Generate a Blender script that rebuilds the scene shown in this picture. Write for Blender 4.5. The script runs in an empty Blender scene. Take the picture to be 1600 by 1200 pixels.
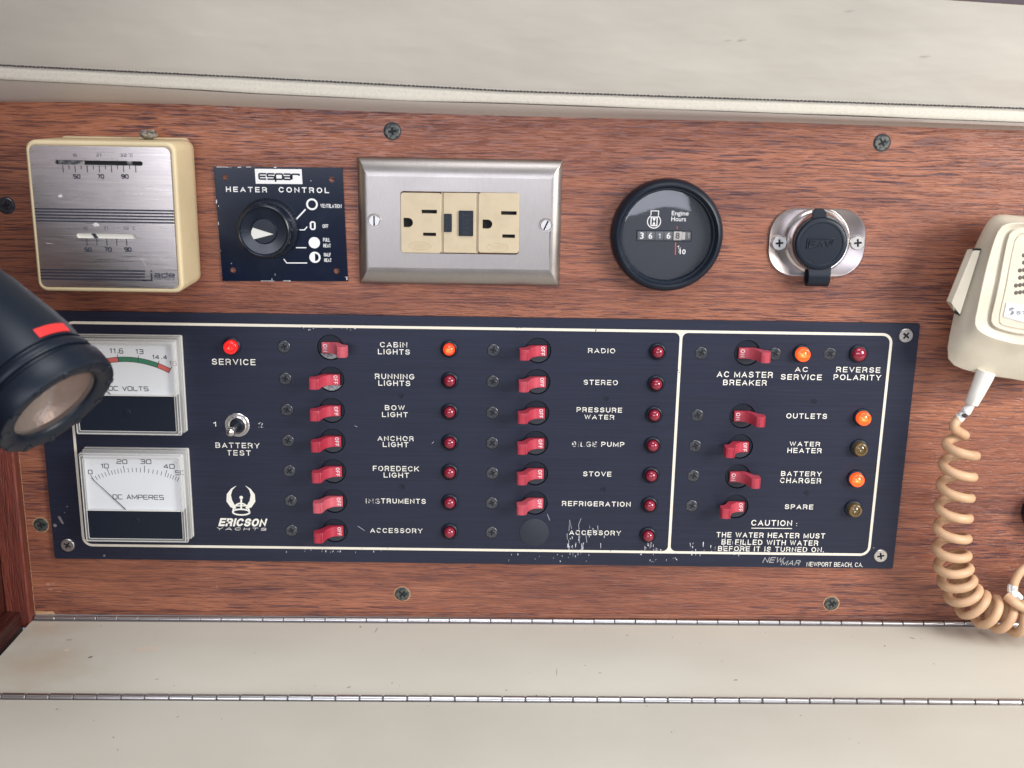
import bpy, math, random
from mathutils import Vector, Matrix, geometry
random.seed(7)
PI = math.pi
S = 0.001                                  # everything below is written in millimetres
scene = bpy.context.scene

# ------------------------------------------------------------------ camera
YAW, PIT, ROL = 0.0116, 0.2552, -0.0170
CAM = Vector((266.86, -620.16, 273.99)); FPX = 1719.2
_f = Vector((math.sin(YAW)*math.cos(PIT), math.cos(YAW)*math.cos(PIT), -math.sin(PIT)))
_r = Vector((math.cos(YAW), -math.sin(YAW), 0)); _d = _f.cross(_r)
RIGHT = _r*math.cos(ROL) + _d*math.sin(ROL); DOWN = -_r*math.sin(ROL) + _d*math.cos(ROL); FWD = _f
cd = bpy.data.cameras.new("camera"); cam = bpy.data.objects.new("camera", cd)
scene.collection.objects.link(cam)
cd.sensor_width = 36; cd.lens = 36*FPX/1600; cd.clip_start = 0.01; cd.clip_end = 50
cam.matrix_world = Matrix(((RIGHT.x, -DOWN.x, -FWD.x, CAM.x*S), (RIGHT.y, -DOWN.y, -FWD.y, CAM.y*S),
                           (RIGHT.z, -DOWN.z, -FWD.z, CAM.z*S), (0, 0, 0, 1)))
cd.dof.use_dof = True; cd.dof.focus_distance = 0.645; cd.dof.aperture_fstop = 11.0
scene.camera = cam
# ------------------------------------------------------------------ light
w = bpy.data.worlds.new("World"); scene.world = w; w.use_nodes = True
w.node_tree.nodes["Background"].inputs[0].default_value = (0.90, 0.92, 1.0, 1)
w.node_tree.nodes["Background"].inputs[1].default_value = 0.25
def area(name, loc, target, size, power, color, sy=None):
    l = bpy.data.lights.new(name, 'AREA'); l.energy = power; l.color = color
    l.shape = 'RECTANGLE'; l.size = size; l.size_y = sy or size
    o = bpy.data.objects.new(name, l); scene.collection.objects.link(o)
    o.location = Vector(loc)*S
    o.rotation_euler = (Vector(target)-Vector(loc)).to_track_quat('-Z', 'Y').to_euler()
    return o
area("window_light", (1190, -740, 440), (400, 0, 80), 0.46, 15.0, (1.0, 0.97, 0.93), 0.46)
area("hatch_light", (420, -700, 1500), (300, -60, 50), 0.9, 12.5, (0.94, 0.96, 1.0), 0.7)
area("cabin_light", (150, -1700, 360), (300, 0, 160), 1.3, 9.5, (0.84, 0.88, 1.0), 0.4)
area("thermostat_fill", (-430, -1500, 330), (60, 0, 160), 0.26, 1.8, (0.95, 0.97, 1.0), 0.75)  # fill lamp added to put a reflection band on the thermostat's metal face
scene.view_settings.view_transform = 'Standard'; scene.view_settings.look = 'None'
scene.view_settings.exposure = 0.0; scene.view_settings.gamma = 1.0
scene.render.engine = 'CYCLES'
scene.cycles.max_bounces = 6; scene.cycles.transparent_max_bounces = 12

# ------------------------------------------------------------------ helpers
def B(px, py, h=0.0):
    """point (u, v) on the plane h mm in front of the board that lies behind photo pixel px, py"""
    d = RIGHT*((px-800)/FPX) + DOWN*((py-600)/FPX) + FWD
    p = CAM + d*((-h-CAM.y)/d.y)
    return (p.x, p.z)
def W(u, v, w_=0.0): return (u*S, -w_*S, v*S)

class MB:
    def __init__(s): s.v = []; s.f = []; s.m = []; s.mi = 0
    def add(s, vs, fs):
        n = len(s.v); s.v += [tuple(x) for x in vs]
        for f in fs: s.f.append([i+n for i in f]); s.m.append(s.mi)
        return s
    def loops(s, L, cap0=True, cap1=True, closed=True):
        n = len(L[0]); vs = [p for l in L for p in l]; fs = []
        for k in range(len(L)-1):
            for i in range(n if closed else n-1):
                j = (i+1) % n
                fs.append([k*n+i, k*n+j, (k+1)*n+j, (k+1)*n+i])
        if cap0: fs.append(list(range(n))[::-1])
        if cap1: fs.append([(len(L)-1)*n+i for i in range(n)])
        return s.add(vs, fs)
    def slab(s, u0, u1, v0, v1, prof, r=0.5, n=4, cap0=False, cap1=True):
        """rounded rectangle built from (inset, w) steps"""
        return s.loops([[(x, y, w_) for x, y in rrect(u0+i, u1-i, v0+i, v1-i, max(r-i, .02), n)] for i, w_ in prof], cap0, cap1)
    def box(s, u0, u1, v0, v1, w0, w1, b=0.3):
        return s.slab(u0, u1, v0, v1, [(b, w0), (0, w0+b), (0, w1-b), (b, w1)], b*1.2, 2, True, True)
    def lathe(s, prof, c=(0, 0), n=32, cap0=False, cap1=True, sx=1.0):
        return s.loops([[(c[0]+r*sx*math.cos(2*PI*i/n), c[1]+r*math.sin(2*PI*i/n), w_) for i in range(n)] for r, w_ in prof], cap0, cap1)
    def tube(s, path, rad, n=10, cap=True):
        P = [Vector(p) for p in path]; L = []; up = None
        for i, p in enumerate(P):
            t = (P[min(i+1, len(P)-1)]-P[max(i-1, 0)]).normalized()
            if up is None: up = t.orthogonal().normalized()
            up = (up - t*up.dot(t)).normalized(); bi = t.cross(up)
            r = rad[i] if isinstance(rad, (list, tuple)) else rad
            L.append([tuple(p + up*r*math.cos(2*PI*k/n) + bi*r*math.sin(2*PI*k/n)) for k in range(n)])
        return s.loops(L, cap, cap)
    def plate(s, outer, holes, w0, w1, back=False):
        """flat plate with real holes"""
        polys = [[Vector((x, y, 0)) for x, y in outer]] + [[Vector((x, y, 0)) for x, y in h] for h in holes]
        flat = [p for pl in polys for p in pl]; tris = geometry.tessellate_polygon(polys)
        ft = []
        for t in tris:
            a, b, c = [flat[i] for i in t]
            ft.append(list(t) if (b-a).cross(c-a).z > 0 else list(t)[::-1])
        s.add([(p.x, p.y, w1) for p in flat], ft)
        for pl in polys:
            n = len(pl)
            s.add([(p.x, p.y, w0) for p in pl]+[(p.x, p.y, w1) for p in pl], [[i, (i+1) % n, n+(i+1) % n, n+i] for i in range(n)])
        return s
    def strip(s, pts, wd, w_):
        """flat line with mitred joints; wd a width or list of widths"""
        n = len(pts); L = []; R = []
        for i in range(n):
            p = Vector(pts[i]); a = Vector(pts[max(i-1, 0)]); c = Vector(pts[min(i+1, n-1)])
            d1 = (p-a).normalized() if i else (c-p).normalized(); d2 = (c-p).normalized() if i < n-1 else d1
            t = (d1+d2); t = t.normalized() if t.length > 1e-6 else d1
            nn = Vector((-t.y, t.x)); k = max(nn.dot(Vector((-d1.y, d1.x))), .4)
            h = (wd[i] if isinstance(wd, (list, tuple)) else wd)/2/k
            L.append(p+nn*h); R.append(p-nn*h)
        s.add([(p.x, p.y, w_) for p in L]+[(p.x, p.y, w_) for p in R], [[n+i, n+i+1, i+1, i] for i in range(n-1)])
        return s
    def poly(s, pts, w_): return s.add([(x, y, w_) for x, y in pts], [list(range(len(pts)))])
    def xf(s, fn): s.v = [tuple(fn(Vector(p))) for p in s.v]; return s

def rrect(u0, u1, v0, v1, r, n=4):
    o = []
    for cx, cy, a in ((u1-r, v1-r, 0), (u0+r, v1-r, 90), (u0+r, v0+r, 180), (u1-r, v0+r, 270)):
        for k in range(n+1):
            t = math.radians(a+90*k/n); o.append((cx+r*math.cos(t), cy+r*math.sin(t)))
    return o
def circ(c, r, n=28, a0=0): return [(c[0]+r*math.cos(a0+2*PI*i/n), c[1]+r*math.sin(a0+2*PI*i/n)) for i in range(n)]
def cross(c, L, t, a=0):
    p = [(t, t), (t, L), (-t, L), (-t, t), (-L, t), (-L, -t), (-t, -t), (-t, -L), (t, -L), (t, -t), (L, -t), (L, t)]
    return [(c[0]+x*math.cos(a)-y*math.sin(a), c[1]+x*math.sin(a)+y*math.cos(a)) for x, y in p]
def ring(c, ro, ri, n=32): return None

col = scene.collection
ABS = {}
def mesh_of(name, mb, mats, ang=35):
    me = bpy.data.meshes.new(name)
    me.from_pydata([W(*p) for p in mb.v], [], mb.f)
    for m in (mats if isinstance(mats, (list, tuple)) else [mats]): me.materials.append(m)
    me.polygons.foreach_set('material_index', mb.m)
    me.polygons.foreach_set('use_smooth', [True]*len(me.polygons))
    me.set_sharp_from_angle(angle=math.radians(ang)); me.update()
    return me
def put(o, parent, at):
    col.objects.link(o); at = Vector(at)
    if parent is not None:
        o.parent = parent; pa = ABS[parent.name]
        o.location = W(*(at-pa))
    else: o.location = W(*at)
    ABS[o.name] = at
    return o
def obj(name, mb, mats, parent=None, at=None, ang=35, **kw):
    """at=None: the builder's numbers are board coordinates; else they are local to at"""
    if at is None:
        at = ABS[parent.name] if parent is not None else Vector((0, 0, 0))
        mb.v = [(p[0]-at[0], p[1]-at[1], p[2]-at[2]) for p in mb.v]
    me = mesh_of(name, mb, mats, ang) if isinstance(mb, MB) else mb
    o = put(bpy.data.objects.new(name, me), parent, at)
    for k, v in kw.items(): o[k] = v
    return o
def thing(name, label, cat, at, **kw):
    o = bpy.data.objects.new(name, None); o.empty_display_size = 0.01
    put(o, None, at); o['label'] = label; o['category'] = cat
    for k, v in kw.items(): o[k] = v
    return o
def copy(o, parent, at):
    c = o.copy(); put(c, parent, at)
    return c

# ---- materials
def mat(name, base=(.5, .5, .5), rough=.5, metal=0.0, spec=.5, emit=None, es=0, coat=0.0, noise=None, bump=None, rn=None, alpha=None, aniso=0):
    """noise=(colour2, scale xyz, lo, hi)  bump=(scale xyz, strength mm)  rn=(scale xyz, rough2)"""
    m = bpy.data.materials.new(name); m.use_nodes = True; nt = m.node_tree; b = nt.nodes['Principled BSDF']
    b.inputs['Base Color'].default_value = (*base, 1); b.inputs['Roughness'].default_value = rough
    b.inputs['Metallic'].default_value = metal; b.inputs['Specular IOR Level'].default_value = spec
    b.inputs['Coat Weight'].default_value = coat; b.inputs['Anisotropic'].default_value = aniso
    if emit: b.inputs['Emission Color'].default_value = (*emit, 1); b.inputs['Emission Strength'].default_value = es
    tc = nt.nodes.new('ShaderNodeTexCoord')
    def nz(sc, det=3):
        mp = nt.nodes.new('ShaderNodeMapping'); mp.inputs['Scale'].default_value = sc
        nt.links.new(tc.outputs['Object'], mp.inputs[0])
        t = nt.nodes.new('ShaderNodeTexNoise'); t.inputs['Scale'].default_value = 1; t.inputs['Detail'].default_value = det
        nt.links.new(mp.outputs[0], t.inputs['Vector']); return t.outputs['Fac']
    def rng(src, lo, hi, a=0.0, c=1.0):
        r = nt.nodes.new('ShaderNodeMapRange'); r.inputs[1].default_value = lo; r.inputs[2].default_value = hi
        r.inputs[3].default_value = a; r.inputs[4].default_value = c; nt.links.new(src, r.inputs[0]); return r.outputs[0]
    if noise:
        c2, sc, lo, hi = noise
        mx = nt.nodes.new('ShaderNodeMix'); mx.data_type = 'RGBA'
        mx.inputs[6].default_value = (*base, 1); mx.inputs[7].default_value = (*c2, 1)
        nt.links.new(rng(nz(sc, 5), lo, hi), mx.inputs[0]); nt.links.new(mx.outputs[2], b.inputs['Base Color'])
    if rn: nt.links.new(rng(nz(rn[0], 4), .3, .7, rough, rn[1]), b.inputs['Roughness'])
    if bump:
        bp = nt.nodes.new('ShaderNodeBump'); bp.inputs['Distance'].default_value = bump[1]*S; bp.inputs['Strength'].default_value = 1
        nt.links.new(nz(bump[0], 4), bp.inputs['Height']); nt.links.new(bp.outputs[0], b.inputs['Normal'])
    return m

def wood(name, axis='x', dark=1.0, seed=0.0, pore=1.0):
    m = bpy.data.materials.new(name); m.use_nodes = True; nt = m.node_tree; N = nt.nodes; Lk = nt.links; b = N['Principled BSDF']
    tc = N.new('ShaderNodeTexCoord')
    rot = N.new('ShaderNodeMapping'); rot.inputs['Location'].default_value = (seed, seed*.7, seed*.3)
    if axis == 'z': rot.inputs['Rotation'].default_value = (0, PI/2, 0)
    if axis == 'y': rot.inputs['Rotation'].default_value = (0, 0, PI/2)
    Lk.new(tc.outputs['Object'], rot.inputs[0])
    # wavy warp so that the grain is not ruler straight
    wn = N.new('ShaderNodeTexNoise'); wn.inputs['Scale'].default_value = 1.0; wn.inputs['Detail'].default_value = 2
    wm = N.new('ShaderNodeMapping'); wm.inputs['Scale'].default_value = (14, 30, 30); Lk.new(rot.outputs[0], wm.inputs[0]); Lk.new(wm.outputs[0], wn.inputs['Vector'])
    sub = N.new('ShaderNodeVectorMath'); sub.operation = 'SUBTRACT'; sub.inputs[1].default_value = (.5, .5, .5); Lk.new(wn.outputs['Color'], sub.inputs[0])
    scl = N.new('ShaderNodeVectorMath'); scl.operation = 'MULTIPLY'; scl.inputs[1].default_value = (0, .0035, .0035); Lk.new(sub.outputs[0], scl.inputs[0])
    ad = N.new('ShaderNodeVectorMath'); Lk.new(rot.outputs[0], ad.inputs[0]); Lk.new(scl.outputs[0], ad.inputs[1])
    def nz(sc, det=3, rough=.5):
        mp = N.new('ShaderNodeMapping'); mp.inputs['Scale'].default_value = sc; Lk.new(ad.outputs[0], mp.inputs[0])
        t = N.new('ShaderNodeTexNoise'); t.inputs['Scale'].default_value = 1; t.inputs['Detail'].default_value = det; t.inputs['Roughness'].default_value = rough
        Lk.new(mp.outputs[0], t.inputs['Vector']); return t.outputs['Fac']
    def mr(src, lo, hi, a=0.0, c=1.0):
        r = N.new('ShaderNodeMapRange'); r.inputs[1].default_value = lo; r.inputs[2].default_value = hi
        r.inputs[3].default_value = a; r.inputs[4].default_value = c; Lk.new(src, r.inputs[0]); return r.outputs[0]
    def mix(f, a, c, blend='MIX'):
        x = N.new('ShaderNodeMix'); x.data_type = 'RGBA'; x.blend_type = blend
        for i, q in ((6, a), (7, c)):
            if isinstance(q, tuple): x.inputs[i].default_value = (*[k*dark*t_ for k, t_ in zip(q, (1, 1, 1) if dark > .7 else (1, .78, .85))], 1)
            else: Lk.new(q, x.inputs[i])
        if isinstance(f, float): x.inputs[0].default_value = f
        else: Lk.new(f, x.inputs[0])
        return x.outputs[2]
    c1 = mix(mr(nz((7, 60, 60), 4, .6), .32, .68), (.205, .070, .041), (.385, .146, .080))      # broad bands
    c2 = mix(mr(nz((14, 420, 420), 3, .6), .50, .66, 0, .42), c1, (.150, .047, .036))                     # streaks
    c2b = mix(mr(nz((45, 620, 620), 3, .6), .52, .70, 0, .40), c2, (.49, .205, .12))              # light flecks
    sx = N.new('ShaderNodeSeparateXYZ'); Lk.new(rot.outputs[0], sx.inputs[0])
    zz = mr(sx.outputs['Z'], .195, .285, 0, .45); dn = mr(nz((5, 14, 14), 2), .36, .60, .40, .95)
    aa = N.new('ShaderNodeMath'); Lk.new(zz, aa.inputs[0]); Lk.new(dn, aa.inputs[1]); dens = aa.outputs[0]
    def mul(a, c):
        q = N.new('ShaderNodeMath'); q.operation = 'MULTIPLY'; Lk.new(a, q.inputs[0]); Lk.new(c, q.inputs[1]); return q.outputs[0]
    c3 = mix(mul(dens, mr(nz((50, 1350, 1350), 2, .5), .565, .59, 0, .78*pore)), c2b, (.055, .019, .032))       # pores
    c4 = mix(mul(dens, mr(nz((30, 980, 980), 2, .5), .60, .616, 0, .85*pore)), c3, (.040, .014, .028))       # long dark dashes
    tone = mix(mr(nz((3.0, 16, 16), 3), .36, .62), (.80/dark, .73/dark, .74/dark), (1.06/dark, 1.05/dark, 1.0/dark)); c5 = mix(1.0, c4, tone, 'MULTIPLY')
    Lk.new(c5, b.inputs['Base Color'])
    Lk.new(mr(nz((60, 700, 700), 3), .3, .7, .33, .46), b.inputs['Roughness'])
    b.inputs['Specular IOR Level'].default_value = .55
    bp = N.new('ShaderNodeBump'); bp.inputs['Distance'].default_value = .00022; bp.inputs['Strength'].default_value = 1; bp.invert = True
    Lk.new(mr(nz((100, 1500, 1500), 2, .5), .5, .66), bp.inputs['Height']); Lk.new(bp.outputs[0], b.inputs['Normal'])
    return m

M = {}
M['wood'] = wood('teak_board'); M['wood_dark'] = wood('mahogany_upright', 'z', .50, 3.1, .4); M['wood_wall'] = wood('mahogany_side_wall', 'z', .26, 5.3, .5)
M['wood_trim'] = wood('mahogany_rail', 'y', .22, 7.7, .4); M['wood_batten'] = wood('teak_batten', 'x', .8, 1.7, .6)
M['raw_wood'] = mat('chipped_raw_wood', (.50, .30, .16), .8, noise=((.30, .16, .08), (60, 900, 900), .4, .6))
M['vinyl'] = mat('cream_vinyl', (.625, .595, .53), .45, noise=((.54, .51, .455), (9, 20, 22), .35, .75), bump=((7, 16, 16), 3.5))
M['vinyl_under'] = mat('vinyl_underside', (.56, .50, .45), .6, bump=((900, 900, 900), .08))
M['piping'] = mat('fuzzy_cream_piping', (.64, .60, .52), .8, bump=((1300, 1300, 1300), .15), noise=((.57, .535, .46), (700, 700, 700), .45, .7))
M['thread'] = mat('dark_thread', (.05, .045, .05), .8)
M['laminate'] = mat('beige_laminate', (.595, .568, .49), .38, noise=((.545, .515, .44), (10, 14, 10), .35, .7), rn=((40, 40, 40), .5), bump=((800, 800, 800), .06))
M['steel'] = mat('hinge_steel', (.60, .585, .58), .28, 1.0, noise=((.34, .32, .31), (14, 40, 40), .45, .75))
M['dull_steel'] = mat('dull_hinge_leaf', (.20, .18, .18), .5, .8)
M['brushed'] = mat('brushed_stainless', (.425, .39, .365), .33, 1.0, noise=((.385, .355, .335), (3200, 60, 260), .3, .7), rn=((30, 80, 60), .42), bump=((3200, 300, 260), .006))
M['alu'] = mat('brushed_aluminium_face', (.70, .645, .615), .26, 1.0, noise=((.60, .55, .53), (30, 60, 2600), .35, .65), rn=((60, 60, 2500), .38), bump=((60, 60, 2400), .012))
M['cream'] = mat('aged_cream_plastic', (.64, .53, .33), .42, noise=((.57, .47, .29), (30, 30, 30), .4, .7), bump=((1400, 1400, 1400), .03))
M['ivory'] = mat('ivory_plastic', (.54, .445, .30), .4, noise=((.49, .40, .265), (120, 120, 120), .45, .7))
M['mic'] = mat('beige_mic_plastic', (.60, .545, .44), .5, noise=((.53, .475, .375), (60, 60, 60), .4, .7), bump=((1300, 1300, 1300), .05))
M['panel'] = mat('navy_black_anodised', (.013, .016, .034), .38, .30, noise=((.018, .022, .045), (25, 1500, 1500), .35, .65), rn=((25, 25, 1500), .50), bump=((30, 30, 1800), .012))
M['black'] = mat('black_plastic', (.005, .010, .020), .42, spec=.35)
M['black_gloss'] = mat('glossy_black_plastic', (.005, .009, .019), .24, spec=.4, noise=((.013, .017, .028), (80, 80, 80), .4, .7))
M['rubber'] = mat('black_rubber', (.005, .010, .020), .40, spec=.35, bump=((700, 700, 700), .03))
M['void'] = mat('dark_recess', (.004, .005, .008), .8)
M['heater'] = mat('heater_plate_black', (.003, .007, .022), .17, spec=.35, noise=((.008, .013, .030), (70, 70, 70), .5, .8))
def paint(name, c, back, lo, hi, sc=430):
    return mat(name, c, .5, noise=(back, (sc, sc, sc), lo, hi))
M['white'] = paint('cream_print', (.80, .78, .70), (.40, .39, .38), .64, .70, 700)
M['white_worn'] = paint('worn_cream_print', (.80, .78, .70), (.05, .05, .07), .585, .625, 800)
M['white_gone'] = paint('rubbed_off_print', (.72, .70, .66), (.04, .04, .06), .47, .52, 800)
M['line'] = paint('cream_border_line', (.74, .69, .58), (.05, .05, .07), .70, .74, 260)
M['white_clean'] = mat('white_print', (.78, .78, .78), .5)
M['chip'] = mat('bare_metal_chip', (.55, .55, .58), .4, .3)
M['ink'] = mat('dark_ink', (.025, .028, .045), .5)
M['grey_ink'] = mat('grey_ink', (.10, .10, .12), .5)
M['dial'] = mat('white_dial', (.76, .78, .80), .5)
M['red_band'] = mat('red_dial_band', (.62, .13, .11), .5); M['green_band'] = mat('green_dial_band', (.045, .20, .11), .5)
M['red'] = mat('red_lever_plastic', (.47, .024, .055), .40, noise=((.54, .04, .078), (160, 160, 160), .4, .7), coat=.1)
M['red_old'] = mat('faded_red_lever_plastic', (.44, .030, .060), .42, noise=((.50, .06, .09), (160, 160, 160), .4, .7))
def vary(m, a, b):
    nt = m.node_tree; bs = nt.nodes['Principled BSDF']; src = bs.inputs['Base Color'].links[0].from_socket
    oi = nt.nodes.new('ShaderNodeObjectInfo'); r = nt.nodes.new('ShaderNodeMapRange'); r.inputs[3].default_value = a; r.inputs[4].default_value = b; nt.links.new(oi.outputs['Random'], r.inputs[0])
    hs = nt.nodes.new('ShaderNodeHueSaturation'); nt.links.new(r.outputs[0], hs.inputs['Value']); nt.links.new(src, hs.inputs['Color'])
    r2 = nt.nodes.new('ShaderNodeMapRange'); r2.inputs[3].default_value = 1.0; r2.inputs[4].default_value = .86; nt.links.new(oi.outputs['Random'], r2.inputs[0]); nt.links.new(r2.outputs[0], hs.inputs['Saturation'])
    nt.links.new(hs.outputs[0], bs.inputs['Base Color'])
vary(M['red'], .80, 1.12)
M['red_stripe'] = mat('red_rubber_stripe', (.75, .035, .035), .45)
M['chrome'] = mat('polished_chrome', (.66, .64, .63), .24, 1.0)
M['satin'] = mat('satin_screw', (.62, .60, .58), .36, 1.0)
M['old_screw'] = mat('tarnished_screw', (.13, .13, .11), .5, .6, noise=((.03, .04, .05), (600, 600, 600), .4, .6))
M['black_screw'] = mat('blackened_screw', (.085, .09, .105), .32, .8, noise=((.22, .22, .22), (700, 700, 700), .55, .68))
M['dusty'] = mat('dusty_metal_ledge', (.34, .34, .35), .6, .3, noise=((.12, .13, .15), (900, 900, 900), .45, .6))
M['counter'] = mat('counter_drum_grey', (.10, .105, .12), .5); M['drum_white'] = mat('counter_drum_pale', (.42, .40, .38), .5)
M['red_hair'] = mat('red_index_mark', (.55, .10, .09), .5)
M['cord'] = mat('tan_cord', (.58, .365, .215), .48, noise=((.46, .29, .17), (90, 90, 90), .4, .7), bump=((500, 500, 500), .05))
M['tape'] = mat('white_torn_sleeve', (.76, .75, .73), .5, noise=((.45, .44, .45), (300, 300, 300), .55, .62), bump=((500, 500, 500), .5))
M['tail'] = mat('white_strain_relief', (.78, .76, .70), .45)
M['crust'] = mat('corroded_crust', (.40, .36, .30), .7, .2, noise=((.08, .07, .06), (500, 500, 500), .42, .6), bump=((500, 500, 500), 1.2))
M['lens_in'] = mat('worn_reflector', (.40, .33, .29), .42, .8, noise=((.24, .19, .17), (60, 60, 60), .35, .7), bump=((380, 380, 380), .25))
M['mark'] = mat('pencil_smudge', (.20, .17, .14), .8)
M['stain'] = mat('tan_stain', (.47, .36, .24), .6)

def stain(m, c, rad, colr, sc=60):
    nt = m.node_tree; b = nt.nodes['Principled BSDF']; src = b.inputs['Base Color'].links[0].from_socket
    tc = nt.nodes.new('ShaderNodeTexCoord'); vm_ = nt.nodes.new('ShaderNodeVectorMath'); vm_.operation = 'DISTANCE'; vm_.inputs[1].default_value = c
    nt.links.new(tc.outputs['Object'], vm_.inputs[0]); nz = nt.nodes.new('ShaderNodeTexNoise'); nz.inputs['Scale'].default_value = sc; nz.inputs['Detail'].default_value = 5
    nt.links.new(tc.outputs['Object'], nz.inputs['Vector'])
    ma = nt.nodes.new('ShaderNodeMath'); ma.operation = 'MULTIPLY_ADD'; ma.inputs[1].default_value = -rad*1.6; nt.links.new(nz.outputs['Fac'], ma.inputs[0]); nt.links.new(vm_.outputs['Value'], ma.inputs[2])
    r = nt.nodes.new('ShaderNodeMapRange'); r.inputs[1].default_value = -rad*.75; r.inputs[2].default_value = rad*.25; r.inputs[3].default_value = .5; r.inputs[4].default_value = 0
    nt.links.new(ma.outputs[0], r.inputs[0]); mx = nt.nodes.new('ShaderNodeMix'); mx.data_type = 'RGBA'; mx.inputs[7].default_value = (*colr, 1)
    nt.links.new(r.outputs[0], mx.inputs[0]); nt.links.new(src, mx.inputs[6]); nt.links.new(mx.outputs[2], b.inputs['Base Color'])
stain(M['laminate'], (.008, -.058, -.040), .036, (.46, .35, .23))
stain(M['laminate'], (-.005, -.012, -.040), .030, (.44, .34, .24))

def clear(name, tint=(1, 1, 1), refl=1.0, body=0.0, bcol=(.7, .7, .7)):
    m = bpy.data.materials.new(name); m.use_nodes = True; nt = m.node_tree; nt.nodes.remove(nt.nodes['Principled BSDF'])
    out = nt.nodes['Material Output']; tr = nt.nodes.new('ShaderNodeBsdfTransparent'); tr.inputs[0].default_value = (*tint, 1)
    gl = nt.nodes.new('ShaderNodeBsdfGlossy'); gl.inputs['Roughness'].default_value = .06
    lw = nt.nodes.new('ShaderNodeLayerWeight'); lw.inputs[0].default_value = .5       # thin sheet: Schlick reflection, the same from both sides
    pw = nt.nodes.new('ShaderNodeMath'); pw.operation = 'POWER'; pw.inputs[1].default_value = 5; nt.links.new(lw.outputs['Facing'], pw.inputs[0])
    fr = nt.nodes.new('ShaderNodeMath'); fr.operation = 'MULTIPLY_ADD'; fr.inputs[1].default_value = .94; fr.inputs[2].default_value = .055; nt.links.new(pw.outputs[0], fr.inputs[0])
    mx = nt.nodes.new('ShaderNodeMixShader'); nt.links.new(fr.outputs[0], mx.inputs[0])
    df = nt.nodes.new('ShaderNodeBsdfDiffuse'); df.inputs[0].default_value = (*bcol, 1)
    m2 = nt.nodes.new('ShaderNodeMixShader'); m2.inputs[0].default_value = body
    nt.links.new(tr.outputs[0], m2.inputs[1]); nt.links.new(df.outputs[0], m2.inputs[2])
    nt.links.new(m2.outputs[0], mx.inputs[1]); nt.links.new(gl.outputs[0], mx.inputs[2]); nt.links.new(mx.outputs[0], out.inputs[0])
    return m
M['glass'] = clear('clear_pane'); M['acrylic'] = clear('cloudy_acrylic_case', body=.22, bcol=(.75, .75, .73))
M['acrylic_edge'] = clear('bright_acrylic_rim', body=.75, bcol=(.80, .79, .76))

def led(name, core, rim, es):
    """lens lit from its middle: emission falls off from the bulb to the rim"""
    m = mat(name, rim, .18, coat=.5); nt = m.node_tree; b = nt.nodes['Principled BSDF']
    tc = [n for n in nt.nodes if n.type == 'TEX_COORD'][0]
    ln = nt.nodes.new('ShaderNodeVectorMath'); ln.operation = 'LENGTH'
    mp = nt.nodes.new('ShaderNodeMapping'); mp.inputs['Scale'].default_value = (1, 0, 1)
    nt.links.new(tc.outputs['Object'], mp.inputs[0]); nt.links.new(mp.outputs[0], ln.inputs[0])
    nz = nt.nodes.new('ShaderNodeTexVoronoi'); nz.inputs['Scale'].default_value = 430
    nt.links.new(tc.outputs['Object'], nz.inputs['Vector'])
    r = nt.nodes.new('ShaderNodeMapRange'); r.inputs[1].default_value = 0; r.inputs[2].default_value = .0042; nt.links.new(ln.outputs['Value'], r.inputs[0])
    mx = nt.nodes.new('ShaderNodeMix'); mx.data_type = 'RGBA'; mx.inputs[6].default_value = (*core, 1); mx.inputs[7].default_value = (*rim, 1)
    ad = nt.nodes.new('ShaderNodeMath'); ad.operation = 'MULTIPLY_ADD'; ad.inputs[1].default_value = .75
    nt.links.new(nz.outputs['Distance'], ad.inputs[0]); nt.links.new(r.outputs[0], ad.inputs[2])
    nt.links.new(ad.outputs[0], mx.inputs[0]); nt.links.new(mx.outputs[2], b.inputs['Emission Color']); b.inputs['Emission Strength'].default_value = es
    return m
M['led_red_on'] = led('lit_red_lens', (1.0, .06, .03), (.55, .01, .01), 1.0)
M['led_orange_on'] = led('lit_orange_lens', (1.0, .40, .08), (.85, .07, .01), 1.5)
M['led_orange_red'] = led('lit_orange_red_lens', (1.0, .36, .08), (.85, .04, .01), 1.4)
M['led_red'] = mat('unlit_red_lens', (.24, .010, .030), .16, coat=.6); M['led_amber'] = mat('unlit_amber_lens', (.12, .075, .022), .16, coat=.6)


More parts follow.
